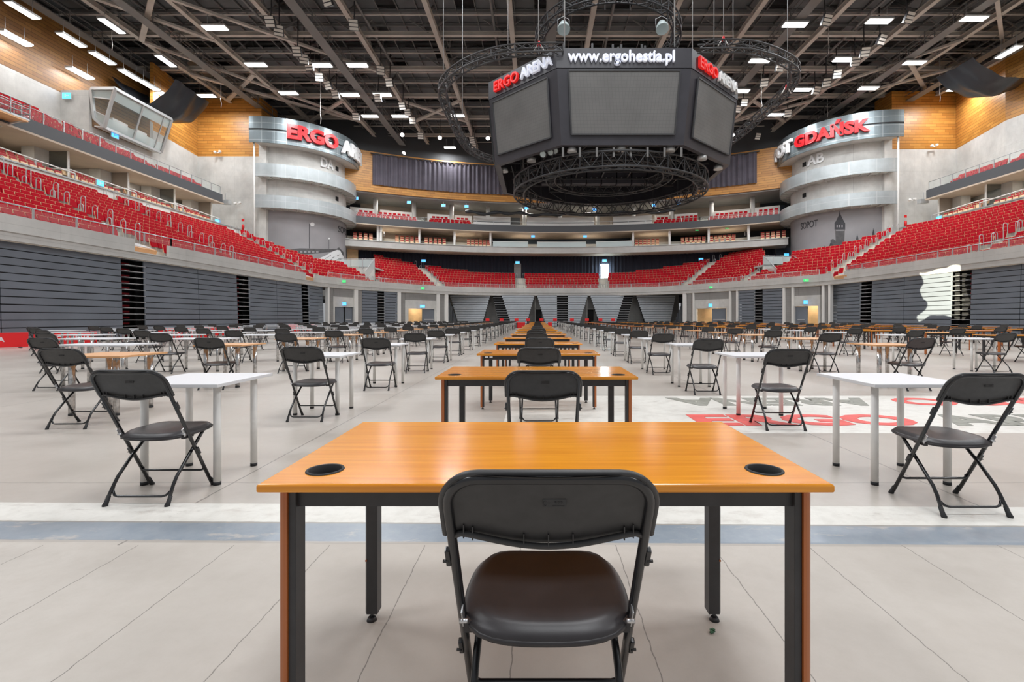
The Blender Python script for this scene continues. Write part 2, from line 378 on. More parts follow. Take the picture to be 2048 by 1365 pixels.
# ---------------------------------------------------------------- mesh builder
class MB:
    def __init__(s): s.v = []; s.f = []; s.m = []; s.sm = []
    def add(s, vs, fs, mi=0, smooth=False):
        o = len(s.v); s.v.extend([tuple(v) for v in vs])
        for f in fs:
            s.f.append(tuple(i+o for i in f)); s.m.append(mi); s.sm.append(smooth)
    def box(s, c, d, mi=0, rz=0.0, mtx=None, bev=0.0):
        hx, hy, hz = d[0]/2, d[1]/2, d[2]/2
        if bev > 0:
            bm = bmesh.new(); bmesh.ops.create_cube(bm, size=1)
            for v in bm.verts: v.co = Vector((v.co.x*d[0], v.co.y*d[1], v.co.z*d[2]))
            bmesh.ops.bevel(bm, geom=list(bm.edges), offset=bev, segments=2, profile=.6, affect='EDGES')
            vs = [v.co.copy() for v in bm.verts]; fs = [[v.index for v in f.verts] for f in bm.faces]; bm.free()
        else:
            vs = [Vector((x*hx, y*hy, z*hz)) for x in (-1, 1) for y in (-1, 1) for z in (-1, 1)]
            fs = [(0, 1, 3, 2), (4, 6, 7, 5), (0, 4, 5, 1), (2, 3, 7, 6), (0, 2, 6, 4), (1, 5, 7, 3)]
        if rz: R = Matrix.Rotation(rz, 3, 'Z'); vs = [R @ v for v in vs]
        if mtx is not None: vs = [mtx @ v for v in vs]
        c = Vector(c)
        s.add([v+c for v in vs], fs, mi)
        return s
    def box2(s, a, b, mi=0, bev=0.0):
        return s.box([(a[i]+b[i])/2 for i in range(3)], [abs(b[i]-a[i]) for i in range(3)], mi, bev=bev)
    def tube(s, pts, r, n=8, mi=0, caps=True, closed=False, smooth=True):
        pts = [Vector(p) for p in pts]; k = len(pts)
        rs = r if isinstance(r, (list, tuple)) else [r]*k
        vs = []; up = None
        for i, p in enumerate(pts):
            if closed: t = pts[(i+1) % k]-pts[i-1]
            else: t = pts[min(i+1, k-1)]-pts[max(i-1, 0)]
            t = t.normalized() if t.length > 1e-9 else Vector((0, 0, 1))
            if up is None:
                up = Vector((0, 0, 1)) if abs(t.z) < .9 else Vector((1, 0, 0))
            a = (up - t*up.dot(t))
            if a.length < 1e-6: a = Vector((0, 1, 0))
            a.normalize(); up = a; b = t.cross(a)
            for j in range(n):
                th = 2*PI*j/n
                vs.append(p + (a*math.cos(th)+b*math.sin(th))*rs[i])
        fs = []
        for i in range(k if closed else k-1):
            i2 = (i+1) % k
            for j in range(n):
                fs.append((i*n+j, i*n+(j+1) % n, i2*n+(j+1) % n, i2*n+j))
        s.add(vs, fs, mi, smooth)
        if caps and not closed:
            o = len(s.v)-len(vs)
            s.f.append(tuple(o+j for j in reversed(range(n)))); s.m.append(mi); s.sm.append(False)
            s.f.append(tuple(o+(k-1)*n+j for j in range(n))); s.m.append(mi); s.sm.append(False)
        return s
    def bar(s, a, b, w, h=None, mi=0):
        """straight square bar"""
        a = Vector(a); b = Vector(b); h = h or w
        t = (b-a); L = t.length; t.normalize()
        up = Vector((0, 0, 1)) if abs(t.z) < .95 else Vector((0, 1, 0))
        sx = t.cross(up).normalized(); sz = sx.cross(t)
        mt = Matrix((sx, t, sz)).transposed()
        return s.box((a+b)/2, (w, L, h), mi, mtx=mt)
    def cyl(s, c, r, z0, z1, n=16, mi=0, r2=None, smooth=True):
        return s.tube([(c[0], c[1], z0), (c[0], c[1], z1)], [r, r2 if r2 is not None else r], n, mi, smooth=smooth)
    def prism(s, poly, z0, z1, mi=0):
        n = len(poly)
        vs = [(p[0], p[1], z0) for p in poly]+[(p[0], p[1], z1) for p in poly]
        fs = [tuple(reversed(range(n))), tuple(range(n, 2*n))]+[(i, (i+1) % n, n+(i+1) % n, n+i) for i in range(n)]
        s.add(vs, fs, mi); return s
    def strip(s, path_in, path_out, z0, z1, mi=0, smooth=False):
        """solid band between two plan polylines from z0 to z1"""
        n = len(path_in)
        vs = []
        for p, q in zip(path_in, path_out):
            vs += [(p[0], p[1], z0), (q[0], q[1], z0), (q[0], q[1], z1), (p[0], p[1], z1)]
        fs = []
        for i in range(n-1):
            a = i*4; b = a+4
            fs += [(a, b, b+1, a+1), (a+1, b+1, b+2, a+2), (a+2, b+2, b+3, a+3), (a+3, b+3, b, a)]
        fs += [(0, 1, 2, 3), ((n-1)*4+3, (n-1)*4+2, (n-1)*4+1, (n-1)*4)]
        s.add(vs, fs, mi, smooth); return s
    def merge(s, mesh_mb, mtx):
        o = len(s.v); s.v.extend([tuple(mtx @ Vector(v)) for v in mesh_mb.v])
        s.f.extend([tuple(i+o for i in f) for f in mesh_mb.f]); s.m.extend(mesh_mb.m); s.sm.extend(mesh_mb.sm)
    def mesh(s, name, mats):
        me = bpy.data.meshes.new(name)
        me.from_pydata(s.v, [], s.f)
        for m_ in (mats if isinstance(mats, (list, tuple)) else [mats]): me.materials.append(m_)
        me.polygons.foreach_set('material_index', s.m)
        me.polygons.foreach_set('use_smooth', s.sm)
        me.update()
        bm = bmesh.new(); bm.from_mesh(me); bmesh.ops.recalc_face_normals(bm, faces=bm.faces); bm.to_mesh(me); bm.free()
        return me
    def build(s, name, mats, parent=None, label=None, cat=None, group=None, kind=None, loc=None):
        o = bpy.data.objects.new(name, s.mesh(name, mats))
        COL.objects.link(o)
        if parent: o.parent = parent
        if loc: o.location = loc
        tag(o, label, cat, group, kind)
        return o

def tag(o, label=None, cat=None, group=None, kind=None):
    if label: o['label'] = label
    if cat: o['category'] = cat
    if group: o['group'] = group
    if kind: o['kind'] = kind
    return o

def empty(name, loc, rz=0, label=None, cat=None, group=None):
    o = bpy.data.objects.new(name, None); COL.objects.link(o)
    o.empty_display_size = .1
    o.location = loc; o.rotation_euler = (0, 0, rz)
    return tag(o, label, cat, group)

KIDS = {}
def copy_tree(o, parent=None):
    c = o.copy(); COL.objects.link(c); c.parent = parent
    for ch in KIDS.get(o.name, [x for x in bpy.data.objects if x.parent == o]):
        copy_tree(ch, c)
    return c

def struct(name, mb, mats, parent=None, label=None):
    o = mb.build(name, mats, parent)
    if not parent: o['kind'] = 'structure'
    if label: o['label'] = label
    return o

FONT_BOLD = .02
def text_mb(string, height, depth, bold=.02, width=None):
    """letters lying in the local xz plane (x to the right, z up, front towards -y), origin at the centre"""
    cu = bpy.data.curves.new('t', 'FONT'); cu.body = string; cu.size = 1; cu.extrude = .5; cu.offset = bold
    cu.resolution_u = 3
    ob = bpy.data.objects.new('t', cu); COL.objects.link(ob)
    bpy.context.view_layer.update()
    dg = bpy.context.evaluated_depsgraph_get()
    me = bpy.data.meshes.new_from_object(ob.evaluated_get(dg))
    vs = [v.co.copy() for v in me.vertices]; fs = [tuple(p.vertices) for p in me.polygons]
    bpy.data.objects.remove(ob); bpy.data.curves.remove(cu); bpy.data.meshes.remove(me)
    x0 = min(v.x for v in vs); x1 = max(v.x for v in vs); y0 = min(v.y for v in vs); y1 = max(v.y for v in vs)
    sy = height/(y1-y0); sx = (width/(x1-x0)) if width else sy
    mb = MB()
    mb.add([((v.x-(x0+x1)/2)*sx, -v.z*depth, (v.y-(y0+y1)/2)*sy) for v in vs], fs)
    return mb

ORD = ('first second third fourth fifth sixth seventh eighth ninth tenth eleventh twelfth thirteenth fourteenth fifteenth '
       'sixteenth seventeenth eighteenth nineteenth twentieth twenty-first twenty-second twenty-third twenty-fourth').split()
F = 954.0
def px_of(x, y, z): return 1075+F*x/y, 637-F*(z-CAM_H)/y
# ================================================================ RING PLAN
def catmull(pts, step=.25):
    out = []
    P = [pts[0]]+list(pts)+[pts[-1]]
    for i in range(1, len(P)-2):
        p0, p1, p2, p3 = [Vector(p) for p in P[i-1:i+3]]
        n = max(2, int((p2-p1).length/step))
        for k in range(n):
            t = k/n
            out.append(.5*((2*p1)+(-p0+p2)*t+(2*p0-5*p1+4*p2-p3)*t*t+(-p0+3*p1-3*p2+p3)*t**3))
    out.append(Vector(pts[-1])); return out
def resample(pts, step):
    out = [pts[0].copy()]; acc = 0
    for a, b in zip(pts, pts[1:]):
        L = (b-a).length
        while acc+L >= step:
            t = (step-acc)/L; a = a+(b-a)*t; out.append(a.copy()); L = (b-a).length; acc = 0
        acc += L
    return out
RING_CTRL = [(-22.4, -8), (-22.4, 10), (-22.4, 30), (-22.45, 47), (-21.8, 51.5), (-20.2, 55.3), (-17.0, 60.5), (-12.6, 65.2), (-7, 68.2), (-.7, 69.2),
             (6, 69.3), (12.5, 68.2), (18.4, 64.4), (22.6, 58.3), (26, 52), (28.4, 47.3), (29, 42), (29, 28), (29, 10), (29, -8)]
DS = .25
RP = resample(catmull(RING_CTRL), DS)
NR = len(RP)
def smooth_normals(P, w=6):
    Ns = []
    for i in range(len(P)):
        t = P[min(i+w, len(P)-1)]-P[max(i-w, 0)]
        Ns.append(Vector((-t.y, t.x)).normalized())   # outward: path runs left side -> far -> right side
    return Ns
RN = smooth_normals(RP)
def off(i, d): return RP[i]+RN[i]*d
def ring_s(x, y): return min(range(NR), key=lambda i: (RP[i]-Vector((x, y))).length_squared)
def ring_px(px, d=0):
    tx = (px-1075)/F
    best = None
    for i in range(NR-1):
        p = off(i, d)
        if p.y < 5: continue
        e = abs(p.x/p.y-tx)
        if best is None or e < best[0]: best = (e, i)
    return best[1]
GC = (3.0, 15.4); GR = 57.8           # far gallery arc
TL = (-33.0, 64.0); TR = (40.7, 62.2) # stair towers
def gal(dr=0.0, x0=-27, x1=33.6, n=90):
    a0 = math.asin((x0-GC[0])/(GR+dr)); a1 = math.asin((x1-GC[0])/(GR+dr))
    return [(GC[0]+(GR+dr)*math.sin(a0+(a1-a0)*k/n), GC[1]+(GR+dr)*math.cos(a0+(a1-a0)*k/n)) for k in range(n+1)]
def gpt(x, dr=0.0):
    a = math.asin((x-GC[0])/(GR+dr)); return Vector((GC[0]+(GR+dr)*math.sin(a), GC[1]+(GR+dr)*math.cos(a)))
def gal_x(px, dr=0.0):
    lo, hi = -30, 38
    for _ in range(50):
        mid = (lo+hi)/2; p = gpt(mid, dr)
        if p.x/p.y < (px-1075)/F: lo = mid
        else: hi = mid
    return (lo+hi)/2

# ================================================================ FLOOR
mb = MB(); mb.add([(-70, -14, 0), (75, -14, 0), (75, 95, 0), (-70, 95, 0)], [(0, 1, 2, 3)])
struct('floor', mb, M['floor'])

def floor_text(string, cx, cy, w, h, m, name, label, rot=0.0):
    t = text_mb(string, h, .5, .045, w)
    o = MB()
    R = Matrix.Rotation(rot, 3, 'Z')
    for v in t.v:
        p = R @ Vector((v[0], v[2], 0))
        o.v.append((p.x+cx, p.y+cy, .004 if v[1] < 0 else .0015))
    o.f, o.m, o.sm = t.f, t.m, t.sm
    return o.build(name, m, None, label, 'floor lettering', 'sponsor lettering painted on the floor')
floor_text('ERGO', 3.1, 5.58, 2.55, .62, M['floor_red'], 'painted_lettering', 'worn red ERGO painted on the white floor field, nearer line')
floor_text('ARENA', 6.1, 5.58, 2.9, .62, M['floor_grey'], 'painted_lettering', 'worn grey ARENA painted on the white floor field, nearer line')
floor_text('ARENA', 3.35, 6.8, 2.9, .62, M['floor_grey'], 'painted_lettering', 'worn grey upside-down ARENA painted on the white floor field, farther line', PI)
floor_text('ERGO', 6.4, 6.8, 2.6, .62, M['floor_red'], 'painted_lettering', 'worn red upside-down ERGO painted on the white floor field, farther line', PI)
s_ = MB()
for k in range(3): s_.box((.003*k*(-1)**k, .004*k, .004+.002*k), (.022-.005*k, .009, .004), rz=.5+.9*k)
o = s_.build('paper_scrap', M['leaf'], None, 'small green scrap lying on the floor under the nearest cherry desk', 'scrap', loc=(.66, 1.8, .002))

# ================================================================ FOLDING CHAIR
def seat_shell():
    """dished squarish seat, local origin at floor under the rear feet; y forwards"""
    m = MB(); nu, nv = 20, 14
    y0, y1, hw = .058, .478, .222
    def P(a, r, top):
        n_ = 3.5
        ca, sa = math.cos(a), math.sin(a)
        q = (abs(ca)**n_+abs(sa)**n_)**(-1/n_)
        x = q*ca*r; y = q*sa*r
        hwv = hw*(1-.07*max(0, y))
        X = x*hwv; Y = (y0+y1)/2+y*(y1-y0)/2
        Z = .449-.016*(1-x*x)*(1-.4*y*y)+(.010 if y > 0 else -.004)*y*y - .026*max(0, r-.88)/.12
        if y > .7: Z -= .02*((y-.7)/.3)**2
        if not top: Z -= .014
        return (X, Y, Z)
    rs = [0, .25, .5, .7, .82, .9, .96, 1.0]; na = 44
    for top in (True, False):
        vs = [P(0, 0, top)]
        for r in rs[1:]:
            for k in range(na): vs.append(P(2*PI*k/na, r, top))
        fs = [(0, 1+k, 1+(k+1) % na) for k in range(na)]
        for i in range(len(rs)-2):
            for k in range(na):
                a = 1+i*na+k; b = 1+i*na+(k+1) % na
                fs.append((a, b, b+na, a+na))
        m.add(vs, fs, 0, True)
    nn = 1+(len(rs)-1)*na; o1 = 1+(len(rs)-2)*na; o2 = nn+o1
    for k in range(na):
        m.f.append((o1+k, o1+(k+1) % na, o2+(k+1) % na, o2+k)); m.m.append(0); m.sm.append(True)
    # rim lip all round the underside
    rim = [P(2*PI*k/na, .985, True) for k in range(na)]
    m.tube([(p[0], p[1], p[2]-.012) for p in rim], .0085, 6, closed=True)
    # three drain pips
    for x in (-.04, 0, .04): m.cyl((x, .135), .003, .4215, .4235, 8, 1)
    for s in (-1, 1): m.box((s*.2, .16, .407), (.02, .09, .03))
    return m
def tube_y(z): return .372-(z-.02)/(.84-.02)*.46      # y of the front/back tube at height z
def back_shell():
    m = MB(); TH = .006
    zt, hw, r = .866, .233, .085
    nz, nx = 14, 24
    def half(z):
        dz = max(0, z-(zt-r))
        return hw-r+math.sqrt(max(0, r*r-dz*dz))
    def zb(u): # bottom edge, bulging down in the middle
        return .708-.028*max(0, math.cos(min(1, abs(u)/.86)*PI/2))**1.2 - (.008 if abs(u) > .93 else 0)
    def P(i, j, s):
        v = i/nz; u = -1+2*j/nx
        # v 0 bottom .. 1 top with corner rounding
        zlow = zb(u)
        z = zlow+(zt-zlow)*(1-(1-v)**1.0)
        x = u*half(z)
        if v == 1: x = u*(hw-r); z = zt
        bow = -.022*(1-u*u)*(1-.3*v)
        y = tube_y(z)+.012+bow
        # border flange turned back over the tube
        e = max(abs(u)**10, max(0, (v-.9)/.1)**2)
        y -= .016*e
        return (x, y+s*TH, z)
    for s in (-.5, .5):
        vs = [P(i, j, s) for i in range(nz+1) for j in range(nx+1)]
        fs = [(i*(nx+1)+j, i*(nx+1)+j+1, (i+1)*(nx+1)+j+1, (i+1)*(nx+1)+j) for i in range(nz) for j in range(nx)]
        m.add(vs, fs, 0, True)
    # rolled outer rim over the top and sides
    rim = []
    for k in range(9): rim.append((-hw, tube_y(.70+k*(zt-r-.70)/8)+.002, .70+k*(zt-r-.70)/8))
    for k in range(1, 9):
        a = PI-(PI/2)*k/8; z = zt-r+r*math.sin(a); rim.append((-(hw-r)+r*math.cos(a), tube_y(z)+.002, z))
    rim2 = [(-p[0], p[1], p[2]) for p in reversed(rim)]
    m.tube(rim+rim2, .0085, 8)
    # curved ledge along the bottom edge, with ribs
    bot = []
    for k in range(25):
        u = -1+2*k/24; z = zb(u); bot.append((u*(hw-.018), tube_y(z)-.004-.022*(1-u*u), z-.002))
    m.tube(bot, .0075, 8)
    for x in (-.19, -.17, -.055, 0, .055, .17, .19):
        z = .703-.024*max(0, 1-(abs(x)/.2)**2)
        m.box((x, tube_y(z)-.008-.018*(1-(x/.22)**2), z+.012), (.0025, .014, .03))
    return m
def badge():
    m = MB(); z = .795; y = tube_y(z)+.012-.022*(1-.3*.6)-.0065
    m.box((.012, y, z), (.05, .004, .018), bev=.0012)
    t = text_mb('eps', .0065, .002, .0, .018)
    m.merge(t, Matrix.Translation((.02, y-.002, z+.001)))
    m.box((-.002, y-.002, z), (.012, .002, .0015)); m.tube([(-.008+.004*math.cos(a), y-.002, z+.005*math.sin(a)) for a in [PI*.3+k*PI*1.4/8 for k in range(9)]], .0007, 4)
    m.box((.02, y-.002, z-.0055), (.026, .0015, .001))
    return m
def front_frame(n=10):
    m = MB(); hw, r = .219, .07; zt = .855
    pts = [(-hw, tube_y(.03), .03), (-hw, tube_y(.4), .4), (-hw, tube_y(.65), .65)]
    for k in range(0, 7):
        a = PI-(PI/2)*k/6; z = zt-r+r*math.sin(a); pts.append((-(hw-r)+r*math.cos(a), tube_y(z), z))
    pts += [(-p[0], p[1], p[2]) for p in reversed(pts)]
    m.tube([(p[0], p[1]-.004, p[2]) for p in pts], .0115, n)
    return m
def rear_pts(s):
    x = .192*s
    return [(x*1.03, .0, .03), (x*1.0, .045, .115), (x*.995, .075, .16), (x*.99, .18, .265), (x*.97, .27, .345), (x*.96, .335, .405), (x*.93, .35, .42)]
def rear_frame(n=10):
    m = MB()
    L = rear_pts(-1); R_ = rear_pts(1)
    m.tube(L+[(-.1, .353, .423), (.1, .353, .423)]+list(reversed(R_)), .0105, n)
    # low floor rail with turned-up ends
    m.tube([(-.195, .058, .13), (-.188, .035, .085), (-.165, .02, .058), (-.14, .017, .052), (.14, .017, .052), (.165, .02, .058), (.188, .035, .085), (.195, .058, .13)], .0075, max(6, n-2))
    return m
def stretcher(n=8):
    m = MB(); y = tube_y(.135)
    m.tube([(-.215, y-.004, .15), (-.205, y-.012, .137), (-.19, y-.014, .133), (.19, y-.014, .133), (.205, y-.012, .137), (.215, y-.004, .15)], .0075, n)
    return m
def foot(x, y, sx, dy):
    m = MB(); m.tube([(x, y+dy*.055, .055), (x, y+dy*.02, .02), (x, y, .004), (x, y, .0)], [.0125, .0135, .0165, .0155], 10)
    return m
def bracket(s, z, L=.055):
    m = MB(); y = tube_y(z)
    sl = math.atan2(-.46, .82)
    m.box((s*.234, y-.004, z), (.012, .016, L), mtx=Matrix.Rotation(-sl, 3, 'X'), bev=.003)
    m.tube([(s*.232, y-.006, z-.01), (s*.246, y-.006, z-.01)], .004, 8)
    return m
def hinge(s):
    m = MB(); m.box((s*.213, .115, .44), (.004, .03, .06), mtx=Matrix.Rotation(.5, 3, 'X'), bev=.001)
    m.tube([(s*.20, .11, .425), (s*.222, .11, .425)], .006, 8)
    return m
CH = {}
def chair_full():
    t = empty('folding_chair', (0, 0, 0))
    P = lambda mb_, n_, m_: mb_.build(n_, m_, t)
    P(seat_shell(), 'seat', [M['seat_plastic'], M['black']])
    P(back_shell(), 'backrest', M['black_plastic'])
    b = P(badge(), 'badge', M['black_plastic'])
    P(front_frame(12), 'front_frame', M['black_gloss'])
    P(rear_frame(12), 'rear_frame', M['black_gloss'])
    P(stretcher(), 'stretcher', M['black_gloss'])
    for s in (-1, 1):
        P(foot(s*.219, tube_y(.0)+.003, s, -.56), 'foot', M['rubber'])
        P(foot(s*.197, -.012, s, .5), 'foot', M['rubber'])
        P(bracket(s, .63), 'bracket', M['black_gloss'])
        P(bracket(s, .29), 'bracket', M['black_gloss'])
        P(hinge(s), 'hinge', M['steel'])
    return t
def chair_mid():
    t = empty('folding_chair', (0, 0, 0))
    seat_shell().build('seat', [M['seat_plastic'], M['black']], t)
    back_shell().build('backrest', M['black_plastic'], t)
    f = front_frame(6); 
    for s in (-1, 1): f.merge(foot(s*.219, tube_y(.0)+.003, s, -.56), Matrix.Identity(4)); f.merge(bracket(s, .63), Matrix.Identity(4))
    f.build('front_frame', M['black_gloss'], t)
    r = rear_frame(6)
    for s in (-1, 1): r.merge(foot(s*.197, -.012, s, .5), Matrix.Identity(4))
    r.build('rear_frame', M['black_gloss'], t)
    stretcher(5).build('stretcher', M['black_gloss'], t)
    return t
def chair_far():
    m = MB(); I = Matrix.Identity(4)
    # coarse shells
    zt = .866
    poly = [(-.233, .70), (-.233, .80), (-.21, .845), (-.16, zt), (.16, zt), (.21, .845), (.233, .80), (.233, .70), (.1, .682), (-.1, .682)]
    n = len(poly)
    vs = [(p[0], tube_y(p[1])-.008, p[1]) for p in poly]+[(p[0], tube_y(p[1])+.008, p[1]) for p in poly]
    m.add(vs, [tuple(range(n)), tuple(range(n, 2*n))]+[(i, (i+1) % n, n+(i+1) % n, n+i) for i in range(n)], 0)
    sp_ = [(-.17, .05), (.17, .05), (.215, .1), (.215, .4), (.16, .475), (-.16, .475), (-.215, .4), (-.215, .1)]
    m.prism(sp_, .42, .438, 0)
    f = MB(); 
    for s in (-1, 1):
        m.bar((s*.219, tube_y(.0), 0), (s*.219, tube_y(.66), .66), .022, mi=1)
        m.bar((s*.197, 0, 0), (s*.19, .34, .42), .02, mi=1)
    m.bar((-.215, tube_y(.135), .135), (.215, tube_y(.135), .135), .014, mi=1)
    m.bar((-.19, .018, .05), (.19, .018, .05), .014, mi=1)
    return m
chair_A = chair_full(); chair_B = chair_mid(); chair_C = chair_far().mesh('folding_chair', [M['black_plastic'], M['black_gloss']])
USED = {}
def place_chair(x, y, rz, label, group, detail):
    if detail == 'C':
        o = bpy.data.objects.new('folding_chair', chair_C); COL.objects.link(o)
    else:
        src = chair_A if detail == 'A' else chair_B
        if detail not in USED: USED[detail] = 1; o = src
        else: o = copy_tree(src)
    o.location = (x, y, 0); o.rotation_euler = (0, 0, rz)
    return tag(o, label, 'chair', group)

# ================================================================ CHERRY DESK
def desk_top_mb(gr=True, bevel=True):
    m = MB(); W, D, T, H = 1.6, .8, .025, .73
    if not gr:
        m.box((0, D/2, H-T/2), (W, D, T), bev=.004 if bevel else 0); return m
    # slab with two round openings cut near the front corners
    bm = bmesh.new()
    holes = [(-.665, .125), (.665, .125)]
    # build top as ring of quads round the holes: split in 5 rectangles, the two with holes triangulated radially
    def rect(x0, y0, x1, y1):
        for z, flip in ((H, False), (H-T, True)):
            vs = [(x0, y0, z), (x1, y0, z), (x1, y1, z), (x0, y1, z)]
            m.add(vs, [(0, 1, 2, 3) if not flip else (3, 2, 1, 0)])
    bm.free()
    e = .006
    X = [-W/2+e, -.745, -.585, .585, .745, W/2-e]; Y = [e, .045, .205, D-e]
    for i in range(5):
        for j in range(3):
            if j == 1 and i in (1, 3):
                cx, cy = holes[0] if i == 1 else holes[1]
                n = 32
                for z in (H, H-T):
                    o = len(m.v)
                    ring = [(cx+.050*math.cos(2*PI*k/n), cy+.050*math.sin(2*PI*k/n), z) for k in range(n)]
                    out = []
                    for k in range(n):
                        a = 2*PI*k/n; c, s = math.cos(a), math.sin(a); q = .08/max(abs(c), abs(s))
                        out.append((cx+c*q, cy+s*q, z))
                    m.add(ring+out, [(k, (k+1) % n, n+(k+1) % n, n+k) for k in range(n)])
                ring0 = [(cx+.050*math.cos(2*PI*k/n), cy+.050*math.sin(2*PI*k/n)) for k in range(n)]
                m.add([(p[0], p[1], H) for p in ring0]+[(p[0], p[1], H-T) for p in ring0], [(k, (k+1) % n, n+(k+1) % n, n+k) for k in range(n)])
            else: rect(X[i], Y[j], X[i+1], Y[j+1])
    # softened edge band
    prof = [(e, 0), (.002, -.002), (0, -.006), (0, -T+.006), (.002, -T+.002), (e, -T)]
    loops = []
    for d, dz in prof:
        loops.append([(-W/2+d, d, H+dz), (W/2-d, d, H+dz), (W/2-d, D-d, H+dz), (-W/2+d, D-d, H+dz)])
    vs = [p for l in loops for p in l]
    fs = [(a*4+k, a*4+(k+1) % 4, (a+1)*4+(k+1) % 4, (a+1)*4+k) for a in range(len(prof)-1) for k in range(4)]
    m.add(vs, fs)
    return m
def grommet_mb(x):
    m = MB(); y = .125; n = 28
    def ring(r, z): return [(x+r*math.cos(2*PI*k/n), y+r*math.sin(2*PI*k/n), z) for k in range(n)]
    R = [ring(.0555, .7305), ring(.054, .7335), ring(.049, .734), ring(.0465, .732), ring(.0455, .70), ring(.0455, .672)]
    vs = [p for r in R for p in r]
    fs = [(a*n+k, a*n+(k+1) % n, (a+1)*n+(k+1) % n, (a+1)*n+k) for a in range(len(R)-1) for k in range(n)]
    fs.append(tuple((len(R)-1)*n+k for k in range(n)))
    m.add(vs, fs, 0, True); return m
def desk_leg(sx, front):
    """square post; the front ones carry a rounded cherry strip on their outer side"""
    m = MB(); zt = .704
    if front:
        X = sx*.757; Y = .055; xa, xb = X-sx*.026, X-sx*.047
        m.box2((xa, Y-.018, .028), (xb, Y+.04, zt), 0, bev=.003)
        pts = [(xa, Y-.022)]
        for k in range(5):
            t = k/4*PI/2; pts.append((xa+sx*.026*math.sin(t), Y-.026+.014*(1-math.cos(t))))
        pts.append((X, Y+.036)); pts.append((xa, Y+.04))
        m.prism(pts, .028, zt, 1); cx = X-sx*.028
    else:
        X = sx*.700; Y = .55
        m.prism([(X-sx*.05, Y+.05), (X-sx*.05, Y), (X-sx*.008, Y), (X, Y+.012), (X, Y+.05)], .028, zt, 0); cx = X-sx*.025
        m.tube([(X-sx*.007, Y-.001, .24), (X-sx*.007, Y-.004, .24)], .004, 8, 1)
    m.cyl((cx, Y+.01), .006, .012, .03, 8, 0)
    m.cyl((cx, Y+.01), .02, .0, .013, 14, 0, r2=.014)
    return m
def desk_frame():
    m = MB()
    for y in (.065, .735): m.box((0, y, .676), (1.44, .025, .057), 0, bev=.003)
    for s in (-1, 1): m.box((s*.705, .4, .684), (.025, .66, .041), 0)
    return m
def cherry_desk(detail=True):
    t = empty('exam_desk', (0, 0, 0))
    desk_top_mb(True).build('desk_top', M['cherry'], t)
    for x in (-.665, .665): grommet_mb(x).build('grommet', M['rubber'], t)
    desk_frame().build('frame', M['black_steel'], t)
    for sx in (-1, 1):
        for fr in (True, False): desk_leg(sx, fr).build('leg', [M['black_steel'], M['cherry_leg']], t)
    return t
def desk_far_mb():
    m = MB(); m.box((0, .4, .7175), (1.6, .8, .025), 0)
    for y in (.065, .735): m.box((0, y, .684), (1.44, .025, .041), 1)
    for sx in (-1, 1):
        m.box((sx*.722, .06, .35), (.02, .05, .7), 1); m.box((sx*.744, .06, .35), (.026, .05, .7), 2); m.box((sx*.675, .575, .35), (.05, .05, .7), 1)
    return m
def round_table_leg(x, y, r, z1, n=16, cap=True):
    m = MB(); m.cyl((x, y), r, .022, z1, n, 0)
    m.cyl((x, y), r*1.03, 0, .024, n, 1)
    return m
def leg_table(name, W, D, top, leg, r, ix, iy, H=.735, T=.024):
    t = empty(name, (0, 0, 0))
    m = MB(); m.box((0, D/2, H-T/2), (W, D, T), bev=.003); m.build('table_top', top, t)
    for sx in (-1, 1):
        for y in (iy, D-iy):
            l = round_table_leg(sx*(W/2-ix), y, r, H-T); l.box((sx*(W/2-ix), y, H-T-.003), (r*2.6, r*2.6, .006), 0)
            l.build('leg', [leg, M['rubber']], t)
    return t
def leg_table_far(W, D, top, leg, r, ix, iy, H=.735, T=.024):
    m = MB(); m.box((0, D/2, H-T/2), (W, D, T), 0)
    for sx in (-1, 1):
        for y in (iy, D-iy): m.cyl((sx*(W/2-ix), y), r, 0, H-T, 8, 1, smooth=False)
    return m.mesh(top.name, [top, leg])
PROTO = {
 'cherry': (cherry_desk(), desk_far_mb().mesh('exam_desk', [M['cherry'], M['black_steel'], M['cherry_leg']])),
 'cherry2': (None, desk_far_mb().mesh('exam_desk', [M['cherry_far'], M['black_steel'], M['cherry_leg']])),
 'white': (leg_table('square_table', .69, .69, M['white_top'], M['white_leg'], .0245, .085, .125), leg_table_far(.69, .69, M['white_top'], M['white_leg'], .0245, .085, .125)),
 'beech': (leg_table('beech_table', .82, .76, M['beech'], M['chrome'], .034, .14, .12), leg_table_far(.82, .76, M['beech'], M['chrome'], .034, .14, .12)),
 'chromewhite': (leg_table('long_table', 1.3, .72, M['white_top'], M['chrome'], .03, .13, .12), leg_table_far(1.3, .72, M['white_top'], M['chrome'], .03, .13, .12)),
}
NAME = {'cherry': 'exam_desk', 'cherry2': 'exam_desk', 'white': 'square_table', 'beech': 'beech_table', 'chromewhite': 'long_table'}
DESC = {'cherry': 'orange-brown cherry desk', 'cherry2': 'orange-brown cherry desk', 'white': 'white square table', 'beech': 'beech-topped table on chrome legs', 'chromewhite': 'long white table on chrome legs'}
def place_table(kind, x, y, rz, label, group, far):
    p, fm = PROTO[kind]
    if far:
        o = bpy.data.objects.new(NAME[kind], fm); COL.objects.link(o)
    elif kind not in USED: USED[kind] = 1; o = p
    else: o = copy_tree(p)
    o.location = (x, y, 0); o.rotation_euler = (0, 0, rz)
    return tag(o, label, 'desk' if kind.startswith('cherry') else 'table', group)

